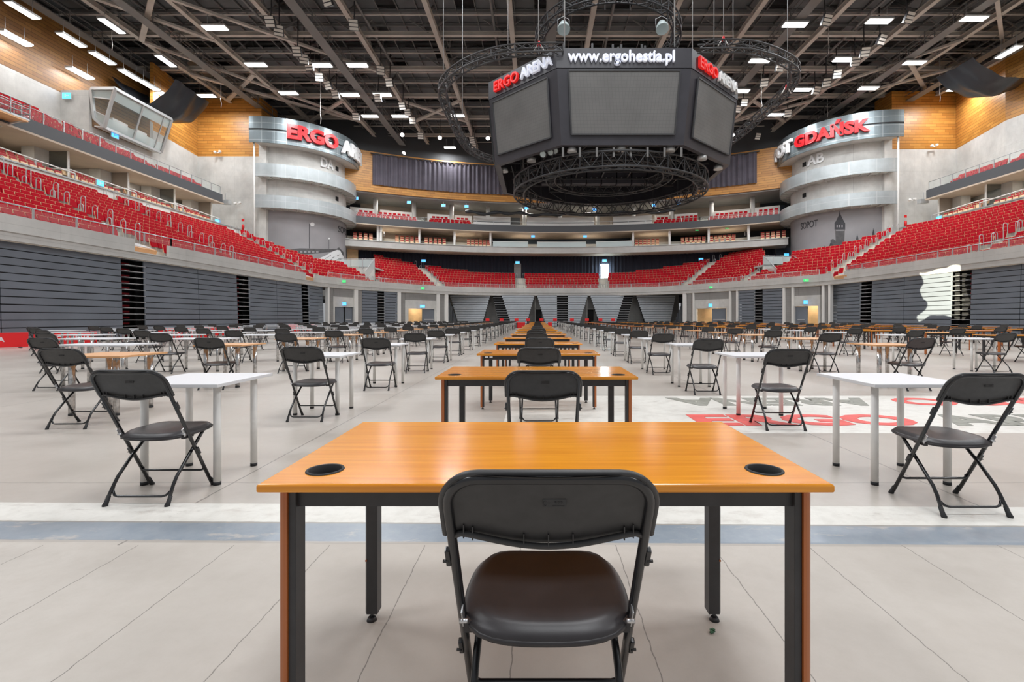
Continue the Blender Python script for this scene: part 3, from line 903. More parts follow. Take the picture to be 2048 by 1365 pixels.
# the exam grid
ROW = 2.42
COLS = [  # x, kind by row, x shift of the table against its chair, text
 (0.0, 'cherry', 0, 'middle column of cherry desks'),
 (-2.53, 'white', -.02, 'first column left of middle cherry desks'),
 (2.57, 'white', 0.10, 'first column right of middle cherry desks'),
 (-5.2, 'beech', .02, 'second column left of middle cherry desks'),
 (6.25, 'beech', -.08, 'second column right of middle cherry desks'),
 (-8.05, 'chromewhite', .38, 'third column left of middle cherry desks'),
 (10.0, 'white', .0, 'third column right of middle cherry desks'),
 (-10.5, 'chromewhite', .35, 'fourth column left of middle cherry desks'),
 (13.3, 'cherry', 0, 'fourth column right of middle cherry desks'),
 (-13.1, 'chromewhite', .35, 'fifth column left of middle cherry desks'),
 (16.9, 'cherry2', 0, 'fifth column right of middle cherry desks'),
 (-15.8, 'chromewhite', .35, 'sixth column left of middle cherry desks'),
 (20.5, 'cherry', 0, 'sixth column right of middle cherry desks'),
 (-18.5, 'chromewhite', .35, 'column beside the left folded stand'),
 (24.2, 'cherry2', 0, 'column beside the right folded stand'),
]
grid = []
for ci, (cx, kind, sh, txt) in enumerate(COLS):
    k = 0
    for r in range(0, 23):
        yb = r*ROW
        cy = 3.03+yb-(.15 if ci else 0)*0
        if ci == 0: cy = 1.09 if r == 0 else 1.09+.35-.35+yb-.0
        px = 1075+F*cx/max(.8, cy)
        if px < -70 or px > 2130: continue
        # keep inside the hall
        if cy+1.6 > 56.0 or abs(cx)>23 and cy > 40 or cx < -15 and cy > 46 or (cx > 0 and cy+1.6 > 69-.62*max(0, cx-9)*1.3) or (cx < 0 and cy+1.6 > 68.5-1.3*max(0, -cx-6)*.9): continue
        grid.append((cy, ci, r))
grid.sort()
count = {}
rnd = random.Random(3)
chair_n = 0; rest = MB(); rest_c = 0
farchair = chair_far()
for cy, ci, r in grid:
    cx, kind, sh, txt = COLS[ci]
    count[ci] = count.get(ci, 0)+1
    o_ = ORD[count[ci]-1] if count[ci] <= len(ORD) else 'last'
    if kind == 'white' and ci == 6 and r > 7: kind = 'cherry'
    if ci == 4 and r > 9: kind = 'cherry2'
    jx = rnd.uniform(-.025, .025) if r else 0; jy = rnd.uniform(-.1, .03) if r else 0
    ja = rnd.uniform(-.07, .07) if r else 0
    if ci == 0:
        ty = 1.32+r*2.43; tx = (.022, -.008, .012, .01)[r] if r < 4 else rnd.uniform(-.06, .06)
        chy = {0: 1.095, 1: 3.0, 2: 5.27, 3: 7.8}.get(r, ty-.65+rnd.uniform(-.06, .06)); chx = {0: .0245, 1: .036, 2: .017, 3: .035}.get(r, rnd.uniform(-.05, .05))
        ja_t = 0.0; ja = ja*.5 if r > 3 else 0
    else:
        ty = 3.285+r*ROW+rnd.uniform(-.05, .05)*(r > 0); tx = cx+sh; chy = 3.03+r*ROW+jy; chx = cx+jx; ja_t = ja*.3
        if ci == 1: chx = -2.54 if r == 0 else -2.66+jx; tx += -.17*(r > 0)
        if ci == 2: chx = 2.625 if r == 0 else 2.63+jx; tx += .05*(r > 0); chy = {0: 2.86, 1: 5.05, 2: 7.42}.get(r, 3.03+r*ROW-.32+jy)
        if ci == 3: chx = (-5.07 if r == 1 else -5.4)+jx; tx += -.25; chy = 5.12 if r == 1 else chy
    far = chy > 17
    desk_o = place_table(kind, tx, ty, ja_t, f'{DESC[kind]}, {o_} from front, {txt}', f'desks and tables in the {txt}', far)
    det = 'A' if chy < 8.6 else 'B' if chy < 20 else 'C'
    if chair_n < 300:
        chair_n += 1
        place_chair(chx, chy, ja, f'black folding chair, {o_} from front, {txt}', f'black folding chairs in the {txt}', det)
    else:
        rest_c += 1
        rest.merge(farchair, Matrix.Translation((chx, chy, 0)) @ Matrix.Rotation(ja, 4, 'Z'))
if rest_c:
    rest.build('folding_chairs', [M['black_plastic'], M['black_gloss']], None, 'farthest black folding chairs at the far end of the floor', 'chair', kind='stuff')
print('GRID', len(grid), 'rest chairs', rest_c)
# small paper labels on the third desk's rail
lb = MB()
for x in (-.66, -.60): lb.box((x, 6.166, .688), (.04, .002, .02))
lb.box((.73, 6.166, .70), (.02, .002, .01))
lb.build('paper_label', M['white_top'], None, 'small white stickers on the front rail of the third cherry desk', 'label')
# ================================================================ LOWER TIER
def MX(x): return 7-x            # the hall mirrors about x = 3.5, its right half 1.8 m nearer
def in_tower(x, y, r=7.4): return (x-TL[0])**2+(y-TL[1])**2 < r*r or (x-TR[0])**2+(y-TR[1])**2 < r*r
def allowed(p, mg=0.0):
    x, y = p[0], p[1]
    if x < -34.85+mg or x > 41.85-mg: return False
    if x < -32.5 and y > 56.6-mg: return False
    if x > 39.5 and y > 54.9-mg: return False
    if in_tower(x, y, 8.7+mg): return False
    if y > 50 and (x-GC[0])**2+(y-GC[1])**2 > (GR+2.9-mg)**2: return False
    return True
VOMS = [(-25.3, -20.6, 60.3), (27.2, 31.0, 57.6)]
def in_vom(x, y): return (y > 59.8 and -.4036 < x/y < -.342) or (y > 57.2 and .474 < x/y < .53)
D0, DD, H0, HD = .55, .85, 4.95, .42
NROW = 14
tm = MB()
for k in range(NROW):
    d0 = D0+DD*k if k else .12; d1 = D0+DD*(k+1); h = H0+HD*k
    for i in range(0, NR-2, 2):
        a, b, c, d = off(i, d0), off(i+2, d0), off(i+2, d1), off(i, d1)
        mid = (a+b+c+d)/4
        if not allowed(mid): continue
        if in_vom(mid.x, mid.y) and k > 2: continue
        hp = h-HD if k else h-.5
        tm.add([(a.x, a.y, h), (b.x, b.y, h), (c.x, c.y, h), (d.x, d.y, h), (a.x, a.y, hp), (b.x, b.y, hp)], [(0, 1, 2, 3), (4, 5, 1, 0)])
struct('trim_lower_terrace', tm, M['conc_light'], label='pale concrete terrace steps under the lower red seats')
# soffit below the terrace
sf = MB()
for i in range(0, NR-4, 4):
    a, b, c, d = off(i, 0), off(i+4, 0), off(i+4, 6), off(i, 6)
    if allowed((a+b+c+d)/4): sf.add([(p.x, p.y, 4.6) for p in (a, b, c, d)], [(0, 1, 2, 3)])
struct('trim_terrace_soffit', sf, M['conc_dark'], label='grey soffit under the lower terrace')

# parapet of the lower ring, with lowered openings
def seg(i0, i1, d0, d1, z0, z1, step=2):
    idx = list(range(i0, i1, step))+[i1]
    mb = MB(); mb.strip([off(i, d0) for i in idx], [off(i, d1) for i in idx], z0, z1)
    return mb
OPEN = [(ring_s(-22.4, 26.6), ring_s(-22.4, 28.9)), (ring_s(-22.3, 46.3), ring_s(-22.3, 47.9)), (ring_s(28.3, 46.2), ring_s(28.6, 44.8))]
OPEN = sorted(tuple(sorted(o)) for o in OPEN)
par = MB()
cuts = [0]+[v for o in OPEN for v in o]+[NR-1]
PARSEG = [(cuts[j], cuts[j+1]) for j in range(0, len(cuts), 2)]
for a, b in PARSEG:
    q = seg(a, b, -.02, .16, 4.92, 5.6); par.merge(q, Matrix.Identity(4))
q = seg(0, NR-1, 0, .22, 4.5, 4.9, 3); par.merge(q, Matrix.Identity(4))
q = seg(0, NR-1, -.06, 0, 4.86, 4.92, 3); par.merge(q, Matrix.Identity(4))
struct('wall_parapet', par, M['conc_par'], label='curved grey concrete parapet below the lower seats')

# glass and steel railing on the parapet, one thing per stretch
AIS = [ring_s(-22.4, 9), ring_s(-22.4, 19.3), ring_s(-22.4, 29.3), ring_s(-22.4, 38.5), ring_s(-21.9, 50.5), ring_s(-18.6, 58.2), ring_s(-12.6, 65.2),
       ring_s(-2.2, 69.1), ring_s(9.5, 68.9), ring_s(18.9, 63.9), ring_s(23.6, 56.6), ring_s(28.4, 48), ring_s(29, 33.5), ring_s(29, 19), ring_s(29, 8)]
rail_places = ['beside the nearest left seats', 'beside the middle left seats', 'along the left seats before the tower', 'around the left corner',
               'in front of the left end block', 'before the end block left of centre', 'in front of the centre end block', 'before the end block right of centre', 'around the right corner block',
               'at the right corner terrace', 'along the right seats before the tower', 'beside the middle right seats', 'beside the nearest right seats', 'beyond the nearest right seats']
RT = 6.08
def railing(pts, z0, z1, name, label, group, glass=True, post_step=6, rail_r=.03, glass_m=None):
    """pts: plan polyline"""
    t = empty(name, (pts[0][0], pts[0][1], z0), 0, label, 'railing', group)
    o = Vector((pts[0][0], pts[0][1], z0))
    L = [Vector((p[0], p[1], 0))-Vector((o.x, o.y, 0)) for p in pts]
    m = MB(); m.tube([(p.x, p.y, z1-z0) for p in L], rail_r, 6); m.build('handrail', M['galv'], t)
    if glass:
        g = MB()
        vs = []
        for p in L: vs += [(p.x, p.y, .04), (p.x, p.y, z1-z0-.08)]
        g.add(vs, [(2*i, 2*i+2, 2*i+3, 2*i+1) for i in range(len(L)-1)]); g.build('glass_panel', glass_m or M['glass'], t)
    for i in range(0, len(L), post_step):
        p = L[i]; q = MB(); q.box((0, 0, (z1-z0)/2), (.06, .06, z1-z0)); q.box((0, 0, -.06), (.14, .1, .14))
        q.build('post', M['galv'], t, loc=(p.x, p.y, 0))
    return t
stretches = []
for j in range(len(AIS)-1):
    a, b = AIS[j], AIS[j+1]
    for o0, o1 in OPEN:
        if a < o0 < b and o1 < b and (b-o1) > 4: a = o1+1 if (o0-a) < 8 else a; b = o0-1 if (b-o1) < (o0-a) and (o0-a) >= 8 else b
    stretches.append((a, b))
for j, (a, b) in enumerate(stretches):
    idx = list(range(a, b, 2))+[b]
    railing([off(i, .07) for i in idx], 5.6, RT, 'parapet_railing', f'galvanised glass railing on lower parapet {rail_places[j]}', 'railings on the lower parapet', post_step=4)

# ================================================================ SEATS
SEAT = MB()
def seat_geo(front):
    m = MB(); R = Matrix.Rotation(-.2, 3, 'X')
    def bx(c, d, mi, mt=R):
        m.box((0, 0, 0), d, mi, mtx=mt)
        for i in range(8): x, y, z = m.v[-8+i]; m.v[-8+i] = (x+c[0], y+c[1], z+c[2])
    bx((0, .13, .62), (.47, .03, .52), 1)            # beech shell
    bx((0, .095, .612), (.448, .05, .494), 0)          # padded back
    bx((0, .01, .50), (.45, .07, .36), 0 if front == 'red' else 1)   # tipped-up cushion
    bx((0, .045, .52), (.41, .03, .36), 0)
    m.box((0, .1, .2), (.30, .06, .40), 2)
    return m
red_geo = seat_geo('red'); wood_geo = seat_geo('wood')
red_mesh = red_geo.mesh('tip_up_seat', [M['red_pad'], M['beech_seat'], M['galv']])
wood_mesh = wood_geo.mesh('box_seat', [M['red_dull'], M['beech_seat'], M['galv']])
POOL = []   # depth, matrix, label, group
def add_seat(x, y, z, n, label, group, kind='red'):
    px, py = px_of(x, y, z+.6)
    if y < 6 or px < -120 or px > 2170: return
    rz = math.atan2(-n[0], n[1])
    POOL.append((y, kind, Matrix.Translation((x, y, z)) @ Matrix.Rotation(rz, 4, 'Z'), label, group, -12 < px < 2060 and py > -5))
BLK = ['nearest left block', 'left block before the first stairs', 'second left block', 'third left block', 'left corner block', 'left end block', 'end block left of centre',
       'centre end block', 'end block right of centre', 'right end block', 'right corner block', 'third right block', 'second right block', 'nearest right block']
for j in range(len(AIS)-1):
    for k in range(NROW):
        d = D0+DD*k+.42; z = H0+HD*k
        idx = range(AIS[j], AIS[j+1]+1)
        P_ = [off(i, d) for i in idx]
        cum = [0]
        for a, b in zip(P_, P_[1:]): cum.append(cum[-1]+(b-a).length)
        # radial aisles keep a constant width
        s0, s1 = .62, cum[-1]-.62
        n = int((s1-s0)/.53)
        if n < 1: continue
        st = s0+((s1-s0)-n*.53)/2+.265
        q = 0
        for c in range(n):
            s = st+c*.53
            while q < len(cum)-2 and cum[q+1] < s: q += 1
            t = (s-cum[q])/max(1e-6, cum[q+1]-cum[q]); p = P_[q]+(P_[q+1]-P_[q])*t
            if not allowed(p, .35) or (in_vom(p.x, p.y) and k > 1): continue
            if (k < 2 and any(o0-1 <= AIS[j]+q <= o1+1 for o0, o1 in OPEN)): continue
            if k in (5, 6) and j in (1, 12) and abs(s-cum[-1]*.45) < 1.2: continue
            add_seat(p.x, p.y, z, RN[AIS[j]+q], f'red tip-up seat, {ORD[k]} row above parapet, {BLK[j]}, lower tier', f'red seats in the {BLK[j]} of the lower tier')
# upper side tiers
def up_lim(y):
    if y < 36: return 5.5
    if y < 46: return 5.5-(y-36)/10*3.7
    return 1.85
UROW = 7
for side in (0, 1):
    um = MB(); sgn = -1 if side == 0 else 1
    def ux(d): return -36.25-d if side == 0 else 43.25+d
    def uy(y): return y if side == 0 else y-1.8
    for k in range(UROW):
        h = 15.0+.5*k
        for yy in range(-8, 53):
            if .8*k+.4 > up_lim(yy): continue
            x0, x1 = ux(.8*k), ux(.8*(k+1)+ (1.0 if .8*(k+1)+.4 > up_lim(yy) else 0))
            um.add([(x0, uy(yy), h), (x0, uy(yy+1), h), (x1, uy(yy+1), h), (x1, uy(yy), h), (x0, uy(yy), h-.5), (x0, uy(yy+1), h-.5)], [(0, 1, 2, 3), (4, 5, 1, 0)])
        yv = 8.0
        while yv < 52.4:
            if .8*k+.4 <= up_lim(yv) and not any(abs(yv-a) < .6 for a in (12, 21, 30, 39.5, 46.5)):
                add_seat(ux(.8*k+.4), uy(yv), h, (sgn, 0), f'red tip-up seat, {ORD[k]} row up, upper tier on the {"left" if side == 0 else "right"}', f'red seats in the upper tier on the {"left" if side == 0 else "right"}')
            yv += .53
    struct('trim_upper_terrace_'+('left' if side == 0 else 'right'), um, M['conc_light'], label='pale steps under the upper red seats')
# level three, far end
for a, b, nm in ((711, 836, 'left'), (857, 943, 'left'), (1307, 1395, 'right'), (1415, 1558, 'right')):
    for k in range(3):
        x0, x1 = gal_x(a+3*k, .8+.8*k), gal_x(b-3*k if b < 1000 else b, .8+.8*k)
        n = int((x1-x0)/.56)
        for c in range(n):
            x = x0+(c+.5)*(x1-x0)/n; p = gpt(x, .8+.8*k); nv = Vector((p.x-GC[0], p.y-GC[1])).normalized()
            if k == 2 and any(abs(px_of(p.x, p.y, 0)[0]-cp) < 8 for cp in (751, 828, 903, 1343, 1423, 1505)): continue
            add_seat(p.x, p.y, 15.0+.45*k, nv, f'red seat, {ORD[k]} row up, balcony on far end, {nm} half', f'red seats on the {nm} half of the far balcony')
# wooden box seats, far end
for bi, (a, b) in enumerate(((694, 747), (789, 839), (848, 893), (933, 981), (1269, 1319), (1361, 1412), (1418, 1472), (1520, 1584))):
    for k in range(3):
        x0, x1 = gal_x(a, .5+.7*k), gal_x(b, .5+.7*k); n = int((x1-x0)/.56)
        for c in range(n):
            x = x0+(c+.5)*(x1-x0)/n; p = gpt(x, .5+.7*k); nv = Vector((p.x-GC[0], p.y-GC[1])).normalized()
            if in_tower(p.x, p.y): continue
            add_seat(p.x, p.y, 11.75+.4*k, nv, f'beech seat with red pad, {ORD[k]} row up, {ORD[bi]} far-end box from left', f'beech seats in the {ORD[bi]} far-end box from the left tower', 'wood')
# wooden box seats, sides
BAYS = [(25.5, 30.4), (31.6, 35.9), (37.2, 41.2), (42.8, 46.6), (48.4, 52)]
for side in (0, 1):
    for bi, (y0, y1) in enumerate(BAYS):
        for k in range(3):
            n = int((y1-y0-.5*k)/.6)
            for c in range(n):
                y = y0+.3+c*.6
                x = -35.6-.75*k
                if side: x, y = MX(x), y-1.8
                add_seat(x, y, 11.35+.38*k, (-1 if side == 0 else 1, 0), f'beech seat with red pad, {ORD[k]} row, {ORD[bi]} box on {"left" if side == 0 else "right"} side', f'beech seats in the {ORD[bi]} box on the {"left" if side == 0 else "right"} side', 'wood')
for kind, mesh_, geo, nm, mats in (('red', red_mesh, red_geo, 'tip_up_seat', [M['red_pad'], M['beech_seat'], M['galv']]), ('wood', wood_mesh, wood_geo, 'box_seat', [M['red_dull'], M['beech_seat'], M['galv']])):
    L = sorted([p for p in POOL if p[1] == kind], key=lambda p: (not p[5], p[0]))
    rest_ = MB()
    for q, p in enumerate(L):
        if q < 300:
            o = bpy.data.objects.new(nm, mesh_); COL.objects.link(o); o.matrix_world = p[2]
            tag(o, p[3], 'seat', p[4])
        else: rest_.merge(geo, p[2])
    if rest_.v: rest_.build(nm+'s', mats, None, 'rows of red tip-up seats filling the rest of the arena tiers' if kind == 'red' else 'remaining beech seats in the boxes', 'seats', kind='stuff')
    print('SEATS', kind, len(L))

# aisle hoop handrails on the lower tier
def hoop(p, z, n, h, name, label, group, wdt=.27):
    m = MB()
    pts = [(-wdt/2, 0, -.05), (-wdt/2, 0, h-wdt/2)]+[(-wdt/2*math.cos(a), 0, h-wdt/2+wdt/2*math.sin(a)) for a in [PI*k/8 for k in range(1, 8)]]+[(wdt/2, 0, h-wdt/2), (wdt/2, 0, -.05)]
    m.tube(pts, .024, 6)
    return m
hoop_near = hoop(None, 0, None, 1.05, '', '', '').mesh('aisle_hoop', M['galv'])
hoop_big = hoop(None, 0, None, 1.35, '', '', '', .3).mesh('aisle_hoop', M['galv'])
hn = 0
apl = ['at the nearest left stairs', 'at the first left stairs', 'at the second left stairs', 'at the third left stairs', 'at the left corner stairs', 'left of the left end block', 'right of the left end block',
       'left of the centre end block', 'right of the centre end block', 'left of the right end block', 'at the right end terrace', 'at the third right stairs', 'at the second right stairs', 'at the first right stairs', 'at the nearest right stairs']
for j, ai in enumerate(AIS):
    for k in range(1, NROW, 2 if j in (5, 6, 7, 8, 9, 10) else 1):
        for s in (-1, 1):
            if s == 1 and j in (2, 3, 4, 11, 12) and k % 2: continue
            ii = min(NR-1, max(0, ai+int(s*2)))
            p = off(ai, D0+DD*k+.3); tdir = Vector((RN[ai].y, -RN[ai].x)); p = p+tdir*s*.52
            if not allowed(p, .3) or in_vom(p.x, p.y): continue
            px, py = px_of(p.x, p.y, 8)
            if p.y < 10 or px < -60 or px > 2110: continue
            o = bpy.data.objects.new('aisle_hoop', hoop_near if k % 2 else hoop_big); COL.objects.link(o)
            o.location = (p.x, p.y, H0+HD*k); o.rotation_euler = (0, 0, math.atan2(RN[ai].y, RN[ai].x)+(0 if j in (1, 2, 3, 4, 11, 12, 13) else PI/2))
            tag(o, f'galvanised hoop handrail on step {ORD[k]} {apl[j]}', 'handrail', f'hoop handrails {apl[j]}'); hn += 1
print('hoops', hn)

# ================================================================ SIDE BOXES, FASCIAS, SIDE WALLS
def side_pts(L, side): return [(p if side == 0 else (MX(p[0]), p[1]-1.8)+tuple(p[2:])) for p in L]
for side, sn in ((0, 'left'), (1, 'right')):
    def B(mb, a, b, mi=0):
        if side: a, b = (MX(a[0]), a[1]-1.8, a[2]), (MX(b[0]), b[1]-1.8, b[2])
        mb.box2(a, b, mi)
    m = MB(); B(m, (-34.85, -8, 9.3), (-35.15, 56.9, 11.6)); struct(f'wall_{sn}_box_front', m, M['white_conc'], label=f'white parapet below the {sn} boxes')
    m = MB(); B(m, (-34.75, -8, 11.56), (-35.2, 56.9, 11.66)); struct(f'trim_{sn}_box_ledge', m, M['galv'], label=f'grey metal ledge on the {sn} box parapet')
    m = MB()
    for k in range(3): B(m, (-35.15-.75*k, -8, 10.5), (-41.8, 56.9, 11.32+.38*k))
    struct(f'trim_{sn}_box_floor', m, M['conc_light'], label=f'pale stepped floor of the {sn} boxes')
    m = MB(); B(m, (-41.6, -8, 11.3), (-41.9, 56.9, 14.5)); struct(f'wall_{sn}_box_back', m, M['brown'], label=f'brown back wall of the {sn} boxes')
    m = MB(); B(m, (-36.4, -8, 14.34), (-41.9, 54.7, 14.62)); struct(f'ceiling_{sn}_boxes', m, M['tan'], label=f'tan ceiling of the {sn} boxes')
    m = MB(); B(m, (-36.15, -8, 14.42), (-36.45, 54.75, 15.4)); struct(f'trim_{sn}_fascia', m, M['fascia'], label=f'dark grey fascia below the upper {sn} seats')
    m = MB(); B(m, (-36.0, -8, 14.28), (-36.5, 54.75, 14.42)); struct(f'trim_{sn}_fascia_lip', m, M['tan'], label=f'tan lip under the {sn} fascia')
    for q, y in enumerate((31, 36.5, 42, 47.5, 53)):
        m = MB(); B(m, (-38.4, y-.1, 11.3), (-39.4, y+1.0, 14.4)); struct(f'column_{sn}', m, M['conc'], label=f'concrete column between the {sn} boxes')
        m = MB(); B(m, (-36.9, y+1.0, 11.3), (-37.0, y+1.12, 14.4)); struct(f'mullion_{sn}', m, M['white_leg'], label=f'slim white post in the {sn} boxes')
        m = MB(); B(m, (-37.0, y+1.04, 11.9), (-41.6, y+1.08, 14.4)); struct(f'partition_{sn}', m, M['glass_dark'] if q % 2 else M['brown'], label=f'partition between the {sn} boxes')
        # sloping stair rail down to the ledge
        a, b = (-36.6, y-4.6, 12.85), (-35.0, y-.4, 12.15)
        pts = [(-38.2, y-4.9, 12.9), a, b]
        if side: pts = [(MX(p[0]), p[1]-1.8, p[2]) for p in pts]
        t = empty('sloping_handrail', pts[1], 0, f'white sloping handrail in the {ORD[q]} box on the {sn} side', 'handrail', f'sloping handrails in the {sn} boxes')
        o = Vector(pts[1]); m = MB(); m.tube([Vector(p)-o for p in pts], .05, 6); m.build('handrail', M['white_leg'], t)
        for f in (0, .5, 1):
            p = Vector(pts[1]).lerp(Vector(pts[2]), f)-o; m = MB(); m.box((0, 0, -.4), (.08, .08, .8)); m.build('post', M['galv'], t, loc=p)
    # dark doors and lit panels on the box back wall
    m = MB()
    for y in (28, 33.5, 39.4, 45, 50.3): B(m, (-41.55, y, 11.9), (-41.62, y+2.4, 14.2))
    struct(f'door_{6+side}', m, M['black'] if side == 0 else M['darkgrey'], label=f'dark doorways behind the {sn} boxes')
    # upper railing on the fascia
    pts = [(-36.25, 8+1.5*i) for i in range(32)]
    railing([(p if side == 0 else (MX(p[0]), p[1]-1.8)) for p in pts], 15.4, 16.25, 'balcony_railing', f'white and glass railing on top of the upper {sn} fascia', 'railings on the upper fascias', post_step=1)
    # big side wall: bare concrete with timber above
    if side == 0: W = [(-42, -8), (-42, 42), (-39.5, 42), (-39.5, 49), (-40.6, 57), (-33.0, 57), (-33.0, 60.5)]
    else: W = [(49, -8), (49, 32), (47.2, 38), (46.3, 47.2), (48.4, 55.2), (41.0, 55.2), (41.0, 58)]
    def wallstrip(pts, z0, z1, th=.3):
        out = []
        for i, p in enumerate(pts):
            a = Vector(pts[max(i-1, 0)]); b = Vector(pts[min(i+1, len(pts)-1)]); t = (b-a).normalized()
            nrm = Vector((-t.y, t.x)) if side == 0 else Vector((t.y, -t.x))
            out.append((p[0]+nrm.x*th, p[1]+nrm.y*th))
        mm = MB(); mm.strip(pts, out, z0, z1); return mm
    if side == 0:
        wl = wallstrip(W[:2], 4, 21.1); wl.merge(wallstrip(W[1:], 4, 20.55), Matrix.Identity(4))
        cl = wallstrip(W[:2], 21.1, 27.5); cl.merge(wallstrip([(-42, 42), (-42, 57)], 21.3, 27.5), Matrix.Identity(4)); cl.merge(wallstrip(W[3:], 20.55, 27.5), Matrix.Identity(4)); wl.merge(wallstrip(W[1:4], 20.55, 21.3), Matrix.Identity(4))
    else:
        wl = wallstrip(W, 4, 20.75); cl = wallstrip(W, 20.75, 27.5)
    struct(f'wall_{sn}', wl, M['conc'], label=f'bare concrete wall behind the upper {sn} seats')
    if side == 0:
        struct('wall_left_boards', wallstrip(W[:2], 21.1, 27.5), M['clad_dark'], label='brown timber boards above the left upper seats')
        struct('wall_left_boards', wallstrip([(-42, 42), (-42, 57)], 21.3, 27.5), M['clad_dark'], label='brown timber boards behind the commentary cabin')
        cl = wallstrip(W[3:], 20.55, 27.5)
    struct(f'wall_{sn}_cladding', cl, M['clad'], label=f'orange timber boards on the {sn} upper wall')

# ================================================================ FAR END GALLERIES
def gstrip(d0, d1, z0, z1, x0=-27, x1=33.8, n=80):
    m = MB(); m.strip(gal(d0, x0, x1, n), gal(d1, x0-(d1-d0)*.4, x1+(d1-d0)*.4, n), z0, z1); return m
struct('trim_far_gallery_band', gstrip(0, .3, 11.15, 12.05), M['conc_par'], label='pale concrete band of the far box gallery')
struct('trim_far_gallery_ledge', gstrip(-.12, .35, 12.05, 12.12), M['alu'], label='metal ledge on the far gallery band')
struct('ceiling_far_lower', gstrip(.3, 9, 11.1, 11.3), M['tan'], label='tan soffit over the far lower seats')
m = MB()
for k in range(4): m.merge(gstrip(.3+.7*k, 10, 11.4, 11.72+.4*k), Matrix.Identity(4))
struct('trim_far_box_floor', m, M['conc_light'], label='stepped floor of the far boxes')
struct('trim_far_fascia', gstrip(0, .3, 14.4, 15.4), M['fascia'], label='dark grey curved fascia of the far balcony')
struct('trim_far_fascia_lip', gstrip(-.03, .4, 14.3, 14.42), M['tan'], label='tan lip below the far fascia')
struct('ceiling_far_boxes', gstrip(.3, 9, 14.32, 14.5), M['tan'], label='ceiling of the far boxes')
m = MB()
for k in range(3): m.merge(gstrip(.3+.8*k, 9, 14.6, 14.98+.45*k), Matrix.Identity(4))
struct('trim_far_balcony_floor', m, M['conc_light'], label='stepped floor of the far balcony')
struct('wall_far_box_back', gstrip(6.2, 6.5, 11.3, 14.4), M['brown'], label='brown back wall of the far boxes')
struct('wall_far_balcony_back', gstrip(7, 7.3, 15, 19), M['brown'], label='brown back wall of the far balcony')
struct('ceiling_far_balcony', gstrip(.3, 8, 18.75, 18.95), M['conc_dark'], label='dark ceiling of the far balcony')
struct('wall_far_timber', gstrip(0, .35, 18.95, 24.6, -29, 35), M['clad'], label='orange timber wall across the far end')
struct('wall_far_top', gstrip(.6, .9, 24.3, 30, -29, 36), M['darkgrey'], label='dark wall above the far timber')
# dark panels on the back walls
def gpanel(pa, pb, dr, z0, z1, m_, name, label, th=.08, kind='structure'):
    x0, x1 = gal_x(pa, dr), gal_x(pb, dr); mb = MB(); mb.strip(gal(dr, x0, x1, 6), gal(dr+th, x0, x1, 6), z0, z1)
    o = mb.build(name, m_, None, label); o['kind'] = kind
    return o
for a, b, c in ((690, 742, 'navy'), (772, 792, 'navy'), (868, 900, 'navy'), (953, 980, 'darkgrey'), (1000, 1040, 'darkgrey'), (1350, 1363, 'navy'), (1475, 1500, 'navy'), (1512, 1570, 'navy')):
    gpanel(a, b, 6.85, 15.6, 18.0, M[c], 'wall_far_panel', 'dark panel on the back wall of the far balcony')
for a, b, c in ((690, 755, 'darkgrey'), (985, 1262, 'navy'), (845, 895, 'brown'), (1340, 1410, 'black'), (1418, 1500, 'black'), (1500, 1586, 'darkgrey')):
    gpanel(a, b, 6.05, 12.0, 14.35, M[c], 'wall_far_box_panel', 'dark back panel of a far box')
# mullions and partitions of the far boxes
for a in (756, 762, 839, 909, 981, 1266, 1339, 1417, 1497):
    x = gal_x(a, .9); p = gpt(x, .9); q = gpt(gal_x(a, 6), 6); m = MB(); m.box((p.x, p.y, 13.2), (.28, .28, 2.5)); struct('mullion_far', m, M['white_leg'], label='slim pale post of the far boxes')
    m = MB(); m.bar((p.x, p.y+.2, 13.2), (q.x, q.y, 13.2), .08, 2.4); struct('partition_far', m, M['brown'], label='partition between far boxes')
# tall round columns of the balcony
for a in (751, 828, 903, 976, 1049, 1120, 1195, 1267, 1343, 1423, 1505):
    p = gpt(gal_x(a, 3.0), 3.0); m = MB(); m.cyl((p.x, p.y), .33, 15.2, 18.9, 18); struct('column_far', m, M['conc'], label='round concrete column of the far balcony')
# white low walls behind balcony seats
for a, b in ((700, 749), (760, 824), (855, 899), (909, 943), (1310, 1339), (1349, 1395), (1428, 1500), (1510, 1560)):
    o = gpanel(a, b, 2.75, 15.9, 17.15, M['white_conc'], 'trim_balcony_backrest', 'white low wall behind the balcony seats', .1)
# empty white press bays
for q, (a, b) in enumerate(((947, 1021), (1054, 1188), (1226, 1304))):
    t = empty('press_bay', (0, 0, 0), 0, f'white empty press bench on the far balcony, {ORD[q]} from the left', 'bench', 'white press benches on the far balcony')
    for nm, dr, z0, z1 in (('front_board', .5, 15.0, 15.85), ('worktop', .5, 15.85, 15.95), ('rear_board', 2.2, 16.2, 17.1)):
        x0, x1 = gal_x(a, dr), gal_x(b, dr); mb = MB(); mb.strip(gal(dr, x0, x1, 8), gal(dr+(.12 if nm != 'worktop' else .7), x0, x1, 8), z0, z1)
        mb.build(nm, M['white_conc'] if nm != 'worktop' else M['darkgrey'], t)
for q, (a, b) in enumerate(((986, 1056), (1074, 1172), (1192, 1264))):
    t = empty('press_desk', (0, 0, 0), 0, f'frosted white desk front in the far box level, {ORD[q]} from the left', 'desk', 'frosted desk fronts in the far boxes')
    for nm, dr, z0, z1, m_ in (('front_board', .5, 12.1, 12.95, 'glass_white'), ('worktop', .5, 12.95, 13.02, 'white_conc')):
        x0, x1 = gal_x(a, dr), gal_x(b, dr); mb = MB(); mb.strip(gal(dr, x0, x1, 8), gal(dr+(.05 if nm != 'worktop' else .6), x0, x1, 8), z0, z1)
        mb.build(nm, M[m_], t)
